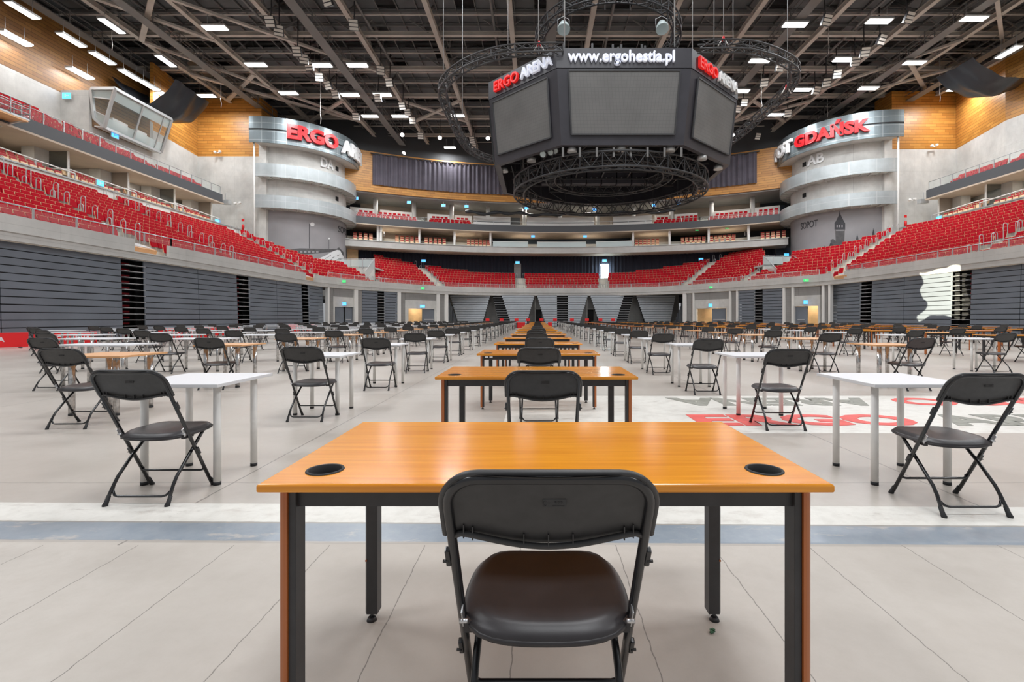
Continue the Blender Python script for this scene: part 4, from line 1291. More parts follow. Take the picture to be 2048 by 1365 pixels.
# balcony rails at the far end
def grail(a, b, dr, z0, z1, label, group, gl=True):
    x0, x1 = gal_x(a, dr), gal_x(b, dr); railing(gal(dr, x0, x1, 24), z0, z1, 'balcony_railing', label, group, gl, 3, .025)
grail(712, 850, .1, 15.4, 15.95, 'thin white railing in front of the far balcony, left of the press benches', 'railings of the far balcony')
grail(850, 1120, .1, 15.4, 15.95, 'thin white railing in front of the left press benches on the far balcony', 'railings of the far balcony', False)
grail(1120, 1400, .1, 15.4, 15.95, 'thin white railing in front of the right press benches on the far balcony', 'railings of the far balcony', False)
grail(1400, 1558, .1, 15.4, 15.95, 'thin white railing in front of the far balcony, beside the right tower', 'railings of the far balcony')
# glass screens at the box ends
for q, a in enumerate((768, 842, 911, 985, 1262, 1415, 1490)):
    p = gpt(gal_x(a, .5), .5); r = gpt(gal_x(a, 2.6), 2.6); m = MB()
    m.add([(p.x, p.y, 12.0), (r.x, r.y, 12.6), (r.x, r.y, 13.9), (p.x, p.y, 12.9)], [(0, 1, 2, 3)]); m.tube([(p.x, p.y, 12.9), (r.x, r.y, 13.9)], .04, 6, 1)
    m.build('glass_screen', [M['glass_white'], M['galv']], None, f'sloping glass screen at the end of a far box, {ORD[q]} from the left', 'screen', 'glass screens of the far boxes')
# black curtain behind the far lower seats
def wavy(dr, pa, pb, z0, z1, amp, pitch, m_, name, label):
    x0, x1 = gal_x(pa, dr), gal_x(pb, dr); n = int((x1-x0)/pitch*6); P_ = []
    for k in range(n+1):
        x = x0+(x1-x0)*k/n; P_.append(gpt(x, dr+amp*math.sin((x-x0)/pitch*2*PI)+amp*.5*math.sin((x-x0)/pitch*2.7)))
    mb = MB(); vs = []
    for p in P_: vs += [(p.x, p.y, z0), (p.x, p.y, z1)]
    mb.add(vs, [(2*k, 2*k+2, 2*k+3, 2*k+1) for k in range(n)], 0, True)
    return mb.build(name, m_, None, label, 'curtain')
wavy(3.1, 717, 1030, 5.5, 11.15, .09, .55, M['curtain_black'], 'black_curtain', 'black pleated curtain behind the far lower seats, left of the grey door')
wavy(3.1, 1041, 1202, 5.5, 11.15, .09, .55, M['curtain_black'], 'black_curtain', 'black pleated curtain behind the centre end block, between the two doors')
wavy(3.1, 1216, 1550, 5.5, 11.15, .09, .55, M['curtain_black'], 'black_curtain', 'black pleated curtain behind the far lower seats, right of the bright door')
struct('wall_far_lower', gstrip(3.6, 3.9, 4.5, 11.2, -25, 31), M['black'], label='black wall behind the far curtain')
gpanel(1028, 1042, 3.0, 7.6, 9.9, M['conc_dark'], 'door_1', 'grey door behind the far lower seats', .15)
gpanel(1029, 1041, 3.0, 9.9, 11.15, M['curtain_black'], 'trim_door_head', 'black panel over the grey door')
gpanel(1201.5, 1217, 3.0, 9.5, 11.15, M['curtain_black'], 'trim_door_head', 'black panel over the bright door')
t = empty('door_2', (0, 0, 0)); t['kind'] = 'structure'; t['label'] = 'bright daylit double glass door at the far end'
for a, b, z0, z1, nm in ((1201.6, 1208.6, 7.55, 9.45, 'leaf'), (1210, 1217, 7.55, 9.45, 'leaf'), (1201, 1217.5, 9.5, 9.8, 'transom')):
    x0, x1 = gal_x(a, 2.95), gal_x(b, 2.95); mb = MB(); mb.strip(gal(2.95, x0, x1, 2), gal(3.05, x0, x1, 2), z0, z1); mb.build(nm, M['day'], t)
p = gpt(gal_x(1209.3, 2.7), 2.7)
area_light('doorway_daylight', (p.x, p.y-.3, 8.6), (PI/2, 0, 0), 1.3, 2.2, 260, (.75, .93, 1))
# long dark grey curtain on the timber wall, in two lengths
for q, (a, b) in enumerate(((745, 1130), (1130, 1515))):
    wavy(-.25, a, b, 19.95, 24.2, .12, .62, M['curtain_grey'], 'wall_curtain', f'long dark grey pleated curtain on the timber wall, {"left" if q == 0 else "right"} of the scoreboard')
x0, x1 = gal_x(741, -.3), gal_x(1519, -.3)
mb = MB(); mb.tube([(p[0], p[1], 24.25) for p in gal(-.35, x0, x1, 40)], .09, 6); mb.build('curtain_rail', M['darkgrey'], None, 'dark rail carrying the long grey curtain on the timber wall', 'rail')
# ================================================================ WALLS AND FOLDED STANDS UNDER THE RING
def pathpts(i0, i1, d, step=3):
    idx = list(range(i0, i1, step))+[i1]; return [off(i, d) for i in idx]
struct('wall_back_left', (lambda m: (m.box2((-24.2, -8, 0), (-24.4, 50, 4.6)), m)[1])(MB()), M['black'], label='dark void behind the left folded stands')
struct('wall_back_right', (lambda m: (m.box2((30.8, -8, 0), (31.0, 47, 4.6)), m)[1])(MB()), M['black'], label='dark void behind the right folded stands')
def slats(n, z0, pitch, fn, mb, gap=.035):
    for k in range(n): fn(mb, z0+k*pitch, z0+(k+1)*pitch-gap, k)
SN = 13; SP = .338; SZ = .12
def side_stand(side, y0, y1, seam, label, gap_after=None):
    t = empty('folded_stand', (-22.7 if side == 0 else 29.3, (y0+y1)/2, 0), 0, label, 'folded stand', f'grey folded stands along the {"left" if side == 0 else "right"} wall')
    o = t.location; sg = -1 if side == 0 else 1
    spans = [(y0, y1)] if not seam else [(y0, seam-.02), (seam+.02, y1)]
    for k in range(SN):
        m = MB()
        for a, b in spans:
            z = SZ+k*SP; x = o.x+sg*(.012*k-.1)
            m.box((x-o.x, (a+b)/2-o.y, z+(SP-.045)/2), (.05, b-a, SP-.045), 0)
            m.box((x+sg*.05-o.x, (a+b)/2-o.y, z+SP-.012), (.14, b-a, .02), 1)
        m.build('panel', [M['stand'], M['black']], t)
    m = MB(); m.box((sg*.5, 0, 2.25), (.1, y1-y0, 4.5)); m.build('backing', M['black'], t)
    if gap_after:
        a, b = gap_after; m = MB()
        for k in range(SN):
            z = SZ+k*SP
            m.box((sg*.1, (a+b)/2-o.y, z+SP-.04), (.5, b-a-.1, .035), 0)
            m.box((sg*.72, (a+b)/2-o.y+(.25 if side == 0 else -.25), z+.1), (.2, (b-a)*.35, .10), 1)
        m.build('step_edges', [M['galv'], M['red_dull']], t)
        m = MB(); m.box((sg*.95, (a+b)/2-o.y, 2.25), (.1, b-a+1, 4.5)); m.build('recess_back', M['black'], t)
    return t
side_stand(0, 5, 26.0, 20.1, 'grey folded stand along the left wall, nearest section', (26, 27.5))
side_stand(0, 27.5, 36.0, 31.9, 'grey folded stand along the left wall, second section', (36, 37.5))
side_stand(0, 37.5, 45.9, 41.5, 'grey folded stand along the left wall, third section', (45.9, 47.2))
side_stand(0, 47.2, 50.4, None, 'short grey folded stand along the left wall beside the concrete corner')
side_stand(1, 5, 32.2, 28.9, 'grey folded stand along the right wall, nearest section', (32.2, 33.7))
side_stand(1, 33.7, 41.8, 38.1, 'grey folded stand along the right wall beside the sunlit patch', (41.8, 43.2))
side_stand(1, 43.2, 47.4, None, 'grey folded stand along the right wall beside the concrete corner')

def wallseg(pa, pb, z0, z1, d, th, m_, name, label, parent=None):
    i0, i1 = ring_px(pa, d), ring_px(pb, d); i0, i1 = min(i0, i1), max(i0, i1)
    m = MB(); idx = list(range(i0, i1, 2))+[i1]
    if len(idx) < 2: idx = [i0, i0+1]
    m.strip([off(i, d) for i in idx], [off(i, d+th) for i in idx], z0, z1)
    o = m.build(name, m_, parent, label)
    if not parent: o['kind'] = 'structure'
    return o
for sd, segs in (('left', dict(cols=((655, 665), (710, 723), (797, 804), (873, 880), (889, 896)), louv=((660, 668), (712, 723), (799, 812), (878, 891)), doors=((668, 711), (812, 876)), stand=(724, 798, 756, 769))),
                 ('right', dict(cols=((1366, 1371), (1384, 1389), (1457, 1462), (1473, 1477), (1566, 1570), (1582, 1587), (1641, 1647), (1654, 1658)), louv=((1370, 1385), (1461, 1474), (1570, 1583), (1646, 1656)), doors=((1387, 1459), (1585, 1643)), stand=(1476, 1567, 1510, 1527)))):
    q0, q1 = (656, 896) if sd == 'left' else (1365, 1658)
    for a, b in segs['louv']: wallseg(a, b, 0, 4.55, .25, .2, M['louver'], f'wall_{sd}_corner_louvre', 'ribbed grey wall strip beside a corner door')
    for a, b in segs['cols']: wallseg(a, a+max(4, min(6, b-a)), 0, 4.55, .05, .35, M['white_conc'], f'trim_{sd}_corner_pier', 'pale narrow concrete pier')
    for q, (a, b) in enumerate(segs['doors']):
        wallseg(a, b, 3.55, 4.55, .22, .25, M['louver'], f'wall_{sd}_corner_top', 'ribbed grey wall above a corner door')
        wallseg(a, b, 2.45, 3.55, .22, .25, M['conc'], f'wall_{sd}_corner_lintel', 'concrete lintel above a corner door')
        wallseg(a, b, 0, 4.5, 2.6, .1, M['warm'] if not (sd == 'left' and q == 0) else M['conc_dark'], f'wall_{sd}_corridor', 'tan corridor wall behind a corner door')
        wd = b-a
        w0 = a+wd*.08; w1 = b-wd*.10
        wallseg(a, w0, 0, 2.45, .22, .25, M['conc'], f'wall_{sd}_jamb', 'concrete jamb'); wallseg(w1, b, 0, 2.45, .22, .25, M['conc'], f'wall_{sd}_jamb', 'concrete jamb')
        t = empty(f'door_{3+q+(2 if sd == "right" else 0)}', (0, 0, 0)); t['kind'] = 'structure'
        mid = (w0+w1)/2
        t['label'] = 'grey double door in the corner wall'
        if sd == 'left' and q == 0: halves = [(w0, mid-.3), (mid+.3, w1)]
        elif sd == 'right' and q == 1: halves = [(w0, mid+.5)]
        else: halves = [(mid+.5, w1)]
        for h0, h1 in halves: wallseg(h0, h1, .02, 2.42, .4, .08, M['stand_light'] if 0 else M['stand'], 'leaf', None, t)
        if not (sd == 'left' and q == 0):
            _p = off(ring_px((w0+w1)/2, 1.4), 1.4); area_light('corridor_fill_lamp', (_p.x, _p.y, 3.0), (0, 0, 0), 1.6, .3, 90, (1, .86, .66))  # unseen lamp added to brighten the corridor behind the open door
        h0, h1 = halves[-1]; wallseg(h0+3, h1-3, .98, 1.08, .32, .06, M['galv'], 'push_bar', None, t)
    a, b, g0, g1 = segs['stand']
    i0, i1 = ring_px(a, .2), ring_px(b, .2); A_, B_ = off(min(i0, i1), .2), off(max(i0, i1), .2)
    j0, j1 = ring_px(g0, .2), ring_px(g1, .2); G0, G1 = off(min(j0, j1), .2), off(max(j0, j1), .2)
    t = empty('folded_stand', (A_.x, A_.y, 0), 0, f'grey folded stand between the two {sd} corner doors', 'folded stand', 'grey folded stands between corner doors')
    for k in range(SN):
        z = SZ+k*SP; m = MB()
        for u, v in ((A_, G0), (G1, B_)):
            m.bar((u.x-A_.x, u.y-A_.y, z+.15), (v.x-A_.x, v.y-A_.y, z+.15), .05, SP-.05)
        m.build('panel', M['stand'], t)
    m = MB()
    for k in range(SN): m.bar((G0.x-A_.x, G0.y-A_.y, SZ+k*SP+SP-.04), (G1.x-A_.x, G1.y-A_.y, SZ+k*SP+SP-.04), .4, .04)
    m.build('step_edges', M['galv'], t)
    m = MB(); n_ = RN[min(i0, i1)]; m.bar((n_.x*.6, n_.y*.6, 2.25), (B_.x-A_.x+n_.x*.6, B_.y-A_.y+n_.y*.6, 2.25), .1, 4.5); m.build('backing', M['black'], t)

# far end: stepped folded stands, wider at the top
YF = 68.3
def FX(px, y=YF): return (px-1075)/F*y
def end_stand(tl, tr, bl, br, label, gap=None, dark=False):
    t = empty('stepped_stand', (FX((tl+tr)/2), YF, 0), 0, label, 'folded stand', 'stepped folded stands at the far end')
    ox = t.location.x
    for k in range(SN):
        f = (k+.5)/SN; x0 = FX(bl+(tl-bl)*f)-ox; x1 = FX(br+(tr-br)*f)-ox; z = SZ+k*SP; y = .045*(k-6)
        m = MB()
        sp = [(x0, x1)] if not gap else [(x0, FX(gap[0])-ox), (FX(gap[1])-ox, x1)]
        for a, b in sp:
            if not dark: m.box(((a+b)/2, y, z+.145), (b-a, .05, SP-.05), 0)
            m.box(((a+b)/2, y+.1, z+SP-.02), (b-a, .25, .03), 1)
        if gap:
            a, b = sp[0][1], sp[1][0]; m.box(((a+b)/2, y+.1, z+SP-.03), (b-a, .3, .04), 2)
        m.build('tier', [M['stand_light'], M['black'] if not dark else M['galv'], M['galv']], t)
    m = MB(); x0, x1, x2, x3 = FX(bl)-ox, FX(br)-ox, FX(tr)-ox, FX(tl)-ox
    m.add([(x0, .55, 0), (x1, .55, 0), (x2, .55, 4.5), (x3, .55, 4.5), (x0, .65, 0), (x1, .65, 0), (x2, .65, 4.5), (x3, .65, 4.5)], [(0, 1, 2, 3), (7, 6, 5, 4), (0, 4, 5, 1), (1, 5, 6, 2), (2, 6, 7, 3), (3, 7, 4, 0)])
    m.build('backing', M['black'], t)
end_stand(899, 980, 919, 964, 'stepped grey stand at the left edge of the far end wall')
end_stand(984, 1003, 999, 1023, 'dark stepped stair stand beside the left pyramid gap', None, True)
end_stand(1003, 1069, 1024, 1052, 'stepped grey stand left of the left dark doorway')
end_stand(1074, 1176, 1092, 1157, 'stepped grey stand in the centre with a dark seat column', (1114, 1136))
end_stand(1181, 1249, 1200, 1229, 'stepped grey stand right of the right dark doorway')
end_stand(1249, 1268, 1230, 1253, 'dark stepped stair stand beside the right pyramid gap', None, True)
end_stand(1273, 1352, 1292, 1338, 'stepped grey stand at the right edge of the far end wall')
m = MB(); m.box2((FX(893), 70.6, 0), (FX(1367), 70.9, 4.6)); struct('wall_far', m, M['conc_dark'], label='grey concrete wall behind the stepped stands')
for q, a in enumerate((1076, 1180)):
    m = MB(); x0 = FX(a-6, 70.4); x1 = FX(a+7, 70.4); m.box2((x0, 70.45, 0), (x1, 70.58, 2.5)); struct(f'door_{9+q}', m, M['black'], label='dark doorway between stepped stands')
    m = MB(); m.box2((FX(a-6.5, 70.3), 70.3, 0), (FX(a-5, 70.3), 70.5, 4.5)); m.box2((x0, 70.3, 2.5), (x1, 70.45, 2.62)); struct('trim_doorway', m, M['conc'], label='pale frame of the dark doorway')
for q, (a, s) in enumerate(((903, 1), (1361, -1))):
    t = empty('stand_side', (FX(a), YF, 0), 0, f'fan of dark upright step ends at the {"left" if s > 0 else "right"} edge of the far stands', 'folded stand', 'side views of the stepped stands')
    for k in range(8):
        m = MB(); m.box((s*k*.16-.4*s, -.3+.05*k, (4.4-.5*k)/2), (.08, .3, 4.4-.5*k)); m.build('step_end', M['stand'], t)
# corner terraces above the parapet
for sd, (xa, xb, y) in (('left', (-25.2, -20.7, 60.6)), ('right', (27.4, 31.0, 57.9))):
    m = MB(); m.box2((xa, y, 5.4), (xb, y+.2, 7.7)); m.box2((xa, y, 7.5), (xb, y+7, 7.7)); struct(f'wall_{sd}_terrace', m, M['conc'], label=f'concrete front of the {sd} corner terrace')
    pts = [(xa+(xb-xa)*k/6, y) for k in range(7)]
    railing(pts, 7.7, 8.75, 'terrace_railing', f'frosted glass railing on the {sd} corner terrace', 'corner terrace railings', True, 2, .03, M['glass_white'])
    s = 1 if sd == 'left' else -1
    for q, (ex, L) in enumerate(((xa if s > 0 else xb, 4.5), (xb if s > 0 else xa, 3.2))):
        m = MB(); dx = (-s if q == 0 else s)*.0
        m.add([(ex, y-L, 5.7), (ex, y, 7.6), (ex, y, 8.8), (ex, y-L, 6.9)], [(0, 1, 2, 3)]); m.tube([(ex, y-L, 6.9), (ex, y, 8.8)], .04, 6, 1)
        m.build('glass_screen', [M['glass_white'], M['galv']], None, f'sloping frosted glass screen on the {"outer" if q == 0 else "inner"} side of the {sd} corner terrace', 'screen', 'corner terrace screens')
m = MB(); p0 = gpt(gal_x(694, 3.2), 3.2); p1 = gpt(gal_x(716, 3.2), 3.2); m.strip([p0, p1], [p0+Vector((0, .2)), p1+Vector((0, .2))], 7.5, 11.1)
struct('wall_far_lobby_left', m, M['warm'], label='tan lit lobby wall beside the left tower')
m = MB(); p0 = gpt(gal_x(1552, 3.2), 3.2); p1 = gpt(gal_x(1582, 3.2), 3.2); m.strip([p0, p1], [p0+Vector((0, .2)), p1+Vector((0, .2))], 7.5, 11.1)
struct('wall_far_lobby_right', m, M['navy'], label='dark blue lobby wall beside the right tower')

# ================================================================ STAIR TOWERS
def tw(c, s, R, th): a = math.radians(th); return (c[0]+s*R*math.sin(a), c[1]-R*math.cos(a))
def tarc(c, s, R, t0, t1, n=48): return [tw(c, s, R, t0+(t1-t0)*k/n) for k in range(n+1)]
for sn, c, s in (('left', TL, 1), ('right', TR, -1)):
    m = MB(); m.strip(tarc(c, s, 6.8, 0, 170), tarc(c, s, 6.4, 0, 170), 4, 24.4, smooth=False); struct(f'wall_{sn}_tower', m, M['conc'], label=f'round bare concrete {sn} stair tower')
    m = MB(); x = c[0]-s*.2; m.box2((x, c[1]-7.2, 4), (x+s*.9, c[1]-5.5, 24.5)); struct(f'wall_{sn}_tower_pier', m, M['conc'], label=f'flat pier joining the {sn} tower to the wall')
    m = MB(); m.cyl((x+s*.03, c[1]-8.15), .1, 5, 24.7, 8); struct(f'trim_{sn}_tower_edge', m, M['white_conc'], label=f'pale upright edge of the {sn} tower')
    for nm, R, z0, z1, mm, th0 in (('top band', 8.5, 21.7, 24.75, 'mesh_metal', -4), ('upper gallery', 8.15, 17.85, 19.4, 'mesh_light', -1.2), ('lower gallery', 8.15, 14.2, 15.7, 'mesh_light', -1.2)):
        m = MB(); m.strip(tarc(c, s, R, th0, 165), tarc(c, s, R-.12, th0, 165), z0, z1)
        struct(f'trim_{sn}_tower_'+nm.replace(' ', '_'), m, M[mm], label=f'metal clad {nm} around the {sn} tower')
        m = MB(); m.strip(tarc(c, s, R-.05, 0, 165), tarc(c, s, 6.7, 0, 165), z0+.05, z0+.2)
        if nm != 'top band':
            for k in range(24): a = tw(c, s, R-.1, 4+k*7); b = tw(c, s, 6.75, 4+k*7); m.bar((a[0], a[1], z0+.0), (b[0], b[1], z0+.0), .08, .16, 0)
        struct(f'trim_{sn}_tower_'+nm.replace(' ', '_')+'_floor', m, M['conc'], label=f'underside of the {nm} on the {sn} tower')
    m = MB(); m.strip(tarc(c, s, 8.54, -4, 165), tarc(c, s, 8.45, -4, 165), 23.2, 23.34); struct(f'trim_{sn}_tower_line', m, M['black'], label='thin black line round the top band')
    for z in (20.55, 16.6):
        m = MB(); m.strip(tarc(c, s, 6.84, 76, 81, 3), tarc(c, s, 6.7, 76, 81, 3), z, z+.55); struct(f'window_{sn}_tower', m, M['black'], label=f'small square opening in the {sn} tower')
    # printed mural
    t = empty('wall_mural', (c[0], c[1], 0), 0, f'large grey seaside photo print wrapped round the {sn} tower, {"pier and lamps" if s > 0 else "lighthouse on a hill"}', 'mural')
    m = MB(); m.strip([(p[0]-c[0], p[1]-c[1]) for p in tarc(c, s, 6.83, 6, 112)], [(p[0]-c[0], p[1]-c[1]) for p in tarc(c, s, 6.81, 6, 112)], 5.2, 14.15); m.build('backdrop', M['print_sky'], t)
    def hit(px, py, R=6.85):
        # where the ray through a measured picture point meets the tower wall
        dx = (px-1075)/F; A = dx*dx+1; Bq = -2*(dx*c[0]+c[1]); Cq = c[0]**2+c[1]**2-R*R
        dd = Bq*Bq-4*A*Cq
        y = (-Bq-math.sqrt(max(0, dd)))/(2*A); return (dx*y-c[0], y-c[1], CAM_H+(637-py)*y/F)
    def shape(cols, m_, name, R=6.85):
        mm = MB(); vs = []
        for px, a, b in cols: vs += [hit(px, a, R), hit(px, b, R)]
        mm.add(vs, [(2*k, 2*k+2, 2*k+3, 2*k+1) for k in range(len(cols)-1)]); return mm.build(name, m_, t)
    def cdense(cols):
        out = []
        for (a, b, d), (e, f, g) in zip(cols, cols[1:]):
            n = max(1, int((e-a)/3))
            for k in range(n): out.append((a+(e-a)*k/n, b+(f-b)*k/n, d+(g-d)*k/n))
        out.append(cols[-1]); return out
    if s < 0:
        shape(cdense([(1592, 523, 540), (1600, 512, 540), (1608, 508, 540), (1616, 520, 540), (1620, 532, 540)]), M['print_mid'], 'trees')
        shape(cdense([(1645, 503, 530), (1649, 492, 530), (1656, 496, 530), (1661, 486, 530), (1668, 490, 530), (1672, 494, 530), (1700, 493, 530), (1712, 487, 530), (1735, 489, 520), (1758, 489, 515)]), M['print_dark'], 'hill')
        shape([(1669, 446, 459.5), (1671.5, 443, 459.5), (1676, 434, 459.5), (1678, 430, 459.5), (1679.3, 423, 459.5), (1680.2, 423, 459.5), (1681.5, 430, 459.5), (1684, 435, 459.5), (1688, 443, 459.5), (1690.5, 447, 459.5)], M['print_dark'], 'lighthouse_top')
        shape([(1670.5, 458, 464), (1672, 462, 495), (1688, 462, 495), (1689.5, 458, 464)], M['print_mid'], 'lighthouse_shaft')
        shape([(1661, 480, 496), (1666, 478, 496), (1672, 482, 496), (1690, 486, 496)], M['print_mid'], 'lighthouse_house')
        for x in (1673, 1678, 1683): shape([(x, 450, 455), (x+2.5, 450, 455)], M['print_sky'], 'opening', 6.87)
        shape([(1711, 484, 490), (1713, 474, 490), (1714.5, 469, 490), (1716, 474, 490), (1718, 484, 490)], M['print_dark'], 'small_tower')
        shape([(1743, 478, 490), (1745, 466, 490), (1747, 456, 490), (1749, 466, 490), (1751, 478, 490)], M['print_dark'], 'small_tower')
        shape(cdense([(1646, 500, 512), (1652, 505, 516), (1660, 514, 520)]), M['print_white'], 'foam', 6.87)
        for x, a, b in ((1626, 523, 529), (1634, 520, 528), (1642, 522, 529)): shape([(x, a, b), (x+4, a+3, b+1)], M['print_white'], 'foam', 6.87)
    else:
        shape(cdense([(578, 499, 512), (600, 497, 510), (640, 498, 506), (672, 499, 503), (678, 495, 503), (687, 505, 512)]), M['print_mid'], 'pier_railing')
        for x in range(584, 640, 8): shape([(x, 502, 506), (x+5, 502, 506)], M['print_sky'], 'railing_gap', 6.87)
        shape(cdense([(634, 519, 524), (650, 512, 530), (664, 504, 540), (674, 500, 540), (680, 501, 540), (687, 514, 540)]), M['print_white'], 'pier_deck', 6.87)
        for x, y in ((650, 517), (657, 513), (664, 516), (668, 522), (674, 512), (678, 520), (682, 526), (659, 521)): shape([(x, y, y+1.2), (x+5, y-2.6, y-1.6)], M['print_dark'], 'deck_stroke', 6.885)
        shape([(618, 448, 497), (619.2, 448, 497)], M['print_dark'], 'lamp_post'); shape([(657.5, 479, 498), (658.2, 479, 498)], M['print_dark'], 'lamp_post')
        shape([(620.5, 447, 450), (622, 445.5, 452), (625, 445, 453), (628, 446, 452), (629, 448, 450)], M['print_white'], 'lamp_globe'); shape([(657, 476, 478.5), (658.5, 475.5, 479), (660, 476.5, 478)], M['print_white'], 'lamp_globe')
    def wrap_text(string, R, th_a, th_b, zc, h, depth, m_, name, label, cat, bold=.03, parent=None, rel=False):
        tb = text_mb(string, h, depth, bold, 1.0); o = MB()
        thm = (th_a+th_b)/2; half = (th_b-th_a)/2
        for v in tb.v:
            th = thm+s*v[0]*2*half; rr = R-v[1]+depth/2
            p = tw(c, s, rr, th); o.v.append((p[0]-(c[0] if rel else 0), p[1]-(c[1] if rel else 0), zc+v[2]))
        o.f, o.m, o.sm = tb.f, tb.m, tb.sm
        return o.build(name, m_, parent, label, cat)
    if s > 0:
        wrap_text('ERGO', 8.62, 24, 63.5, 22.85+.35, 1.75, .3, M['letter_red_plain'], 'wall_letters', 'big red ERGO letters on the top band of the left tower', 'lettering', .05)
        wrap_text('ARENA', 8.62, 67.5, 118, 23.2, 1.75, .3, M['letter_grey'], 'wall_letters', 'big pale grey ARENA letters on the left tower, cut off by the curve', 'lettering', .05)
        wrap_text('DA', 6.85, 55.5, 71.5, 20.95, 1.2, .12, M['letter_grey'], 'wall_letters', 'pale letters DA on the left tower below the band', 'lettering', .02)
        wrap_text('SOPOT', 6.86, 80, 112, 13.0, .85, .02, M['print_dark'], 'mural_title', None, None, 0, t, True)
    else:
        wrap_text('GDAŃSK', 8.62, 20.5, 74, 23.35, 1.95, .3, M['letter_red_plain'], 'wall_letters', 'big red GDAŃSK letters on the top band of the right tower', 'lettering', .05)
        wrap_text('SOPOT', 8.62, 77, 128, 23.15, 1.65, .3, M['letter_grey'], 'wall_letters', 'big pale grey SOPOT letters on the right tower, cut off by the curve', 'lettering', .05)
        wrap_text('AB', 6.85, 55.5, 73.5, 20.95, 1.2, .12, M['letter_grey'], 'wall_letters', 'pale letters AB on the right tower below the band', 'lettering', .02)
        wrap_text('SOPOT', 6.86, 62, 83, 13.0, .85, .02, M['print_dark'], 'mural_title', None, None, 0, t, True)

# ================================================================ COMMENTARY CABIN on the left
t = empty('commentary_cabin', (-38, 42, 18), 0, 'grey framed glass commentary cabin jutting from the left concrete wall', 'cabin')
o = Vector((-38, 42, 18))
def LV(*p): return Vector(p)-o
A0, A1 = LV(-39.3, 42.0, 21.4), LV(-37.2, 42.0, 21.4)      # front top left, front top right
Bq0, Bq1 = LV(-39.3, 42.3, 18.9), LV(-38.6, 42.5, 18.2)
C1, D1 = LV(-37.2, 48.5, 21.4), LV(-38.7, 49.0, 18.2)
C0 = LV(-39.5, 48.5, 21.4)
m = MB(); m.prism([(A0.x, A0.y), (A1.x, A1.y), (C1.x, C1.y), (C0.x, C0.y)], A0.z-.05, A0.z+.2); m.build('roof', M['alu'], t)
m = MB()
for a, b in ((A0, A1), (A1, C1), (Bq0, Bq1), (Bq1, D1), (A0, Bq0), (A1, Bq1), (C1, D1)): m.bar(a, b, .22)
for f in (.47, .86): m.bar(A1.lerp(C1, f), Bq1.lerp(D1, f), .14 if f < .8 else .08)
for f in (.27, .72): m.bar(A0.lerp(Bq0, f), A1.lerp(Bq1, f), .08)
m.build('frame', M['alu'], t)
m = MB(); m.add([A0, A1, Bq1, Bq0], [(0, 1, 2, 3)]); m.build('front_pane', M['glass'], t)
m = MB(); m.add([A1, C1, D1, Bq1], [(0, 1, 2, 3)]); m.build('side_pane', M['glass'], t)
for (f0, f1) in ((.04, .27), (.73, .97)):
    m = MB(); off_ = Vector((-.05, .05, 0))
    m.add([A1.lerp(Bq1, f0)+off_, C1.lerp(D1, f0)+off_, C1.lerp(D1, f1)+off_, A1.lerp(Bq1, f1)+off_], [(0, 1, 2, 3)])
    m.add([A0.lerp(Bq0, f0)+off_, A1.lerp(Bq1, f0)+off_, A1.lerp(Bq1, f1)+off_, A0.lerp(Bq0, f1)+off_], [(0, 1, 2, 3)]); m.build('frosted_band', M['glass_white'], t)
m = MB(); m.prism([(Bq0.x, Bq0.y), (Bq1.x, Bq1.y), (D1.x, D1.y), (-1.4, D1.y)], Bq1.z, Bq1.z+.1); m.box((-.9, 2.2, 1.0), (.5, 1.6, .9)); m.box((-.9, 4.6, 1.0), (.5, 1.2, .9))
m.build('floor_and_desks', M['white_conc'], t)
m = MB(); m.box((-1.45, 3.4, 1.8), (.06, 6.2, 3.2)); m.build('rear_wall', M['clad_dark'], t)

# ================================================================ TRUSSES
def truss(path, hw, hh, closed, r=.03, pitch=.6, n=6):
    """box lattice girder along a 3-D path, returns chords, lacing"""
    P_ = [Vector(p) for p in path]; k = len(P_)
    ch = MB(); lc = MB(); rails = [[], [], [], []]
    for i in range(k):
        a = P_[(i-1) % k] if closed or i > 0 else P_[0]; b = P_[(i+1) % k] if closed or i < k-1 else P_[-1]
        tt = (b-a).normalized(); sd = Vector((tt.y, -tt.x, 0)).normalized()
        for q, (u, v) in enumerate(((-1, -1), (1, -1), (1, 1), (-1, 1))): rails[q].append(P_[i]+sd*u*hw+Vector((0, 0, v*hh)))
    for R in rails: ch.tube(R, r, n, closed=closed)
    st = 1
    rng = range(k if closed else k-1)
    for i in rng:
        j = (i+1) % k
        for q in range(4):
            q2 = (q+1) % 4
            a, b = (rails[q][i], rails[q2][j]) if i % 2 else (rails[q2][i], rails[q][j])
            lc.tube([a, b], r*.55, 4, caps=False)
            if i % 2 == 0: lc.tube([rails[q][i], rails[q2][i]], r*.55, 4, caps=False)
    return ch, lc
def truss_thing(name, path, hw, hh, closed, label, m_, r=.03, group=None):
    c0 = Vector(path[0]); t = empty(name, c0, 0, label, 'truss', group)
    ch, lc = truss([Vector(p)-c0 for p in path], hw, hh, closed, r); ch.build('chords', m_, t); lc.build('lacing', m_, t); return t
K = 12.3
hoop_pts = [(.095, 1.783), (-.111, 1.797), (-.26, 1.874), (-.375, 2.0), (-.425, 2.134), (-.43, 2.39), (-.422, 2.7), (-.38, 2.9), (-.27, 3.03), (-.1, 3.12), (.33, 3.16), (.77, 3.12), (.95, 3.03), (1.06, 2.88),
            (1.10, 2.62), (1.105, 2.327), (1.10, 2.1), (1.05, 1.94), (.956, 1.85), (.777, 1.767), (.574, 1.767)]
path = resample(catmull([(a*K, b*K) for a, b in hoop_pts], .3), .55)
truss_thing('lighting_truss', [(p.x, p.y, CAM_H+K+.08) for p in path], .2, .19, False, 'large rounded loop of dark lattice truss hanging around the scoreboard', M['truss'], .045)
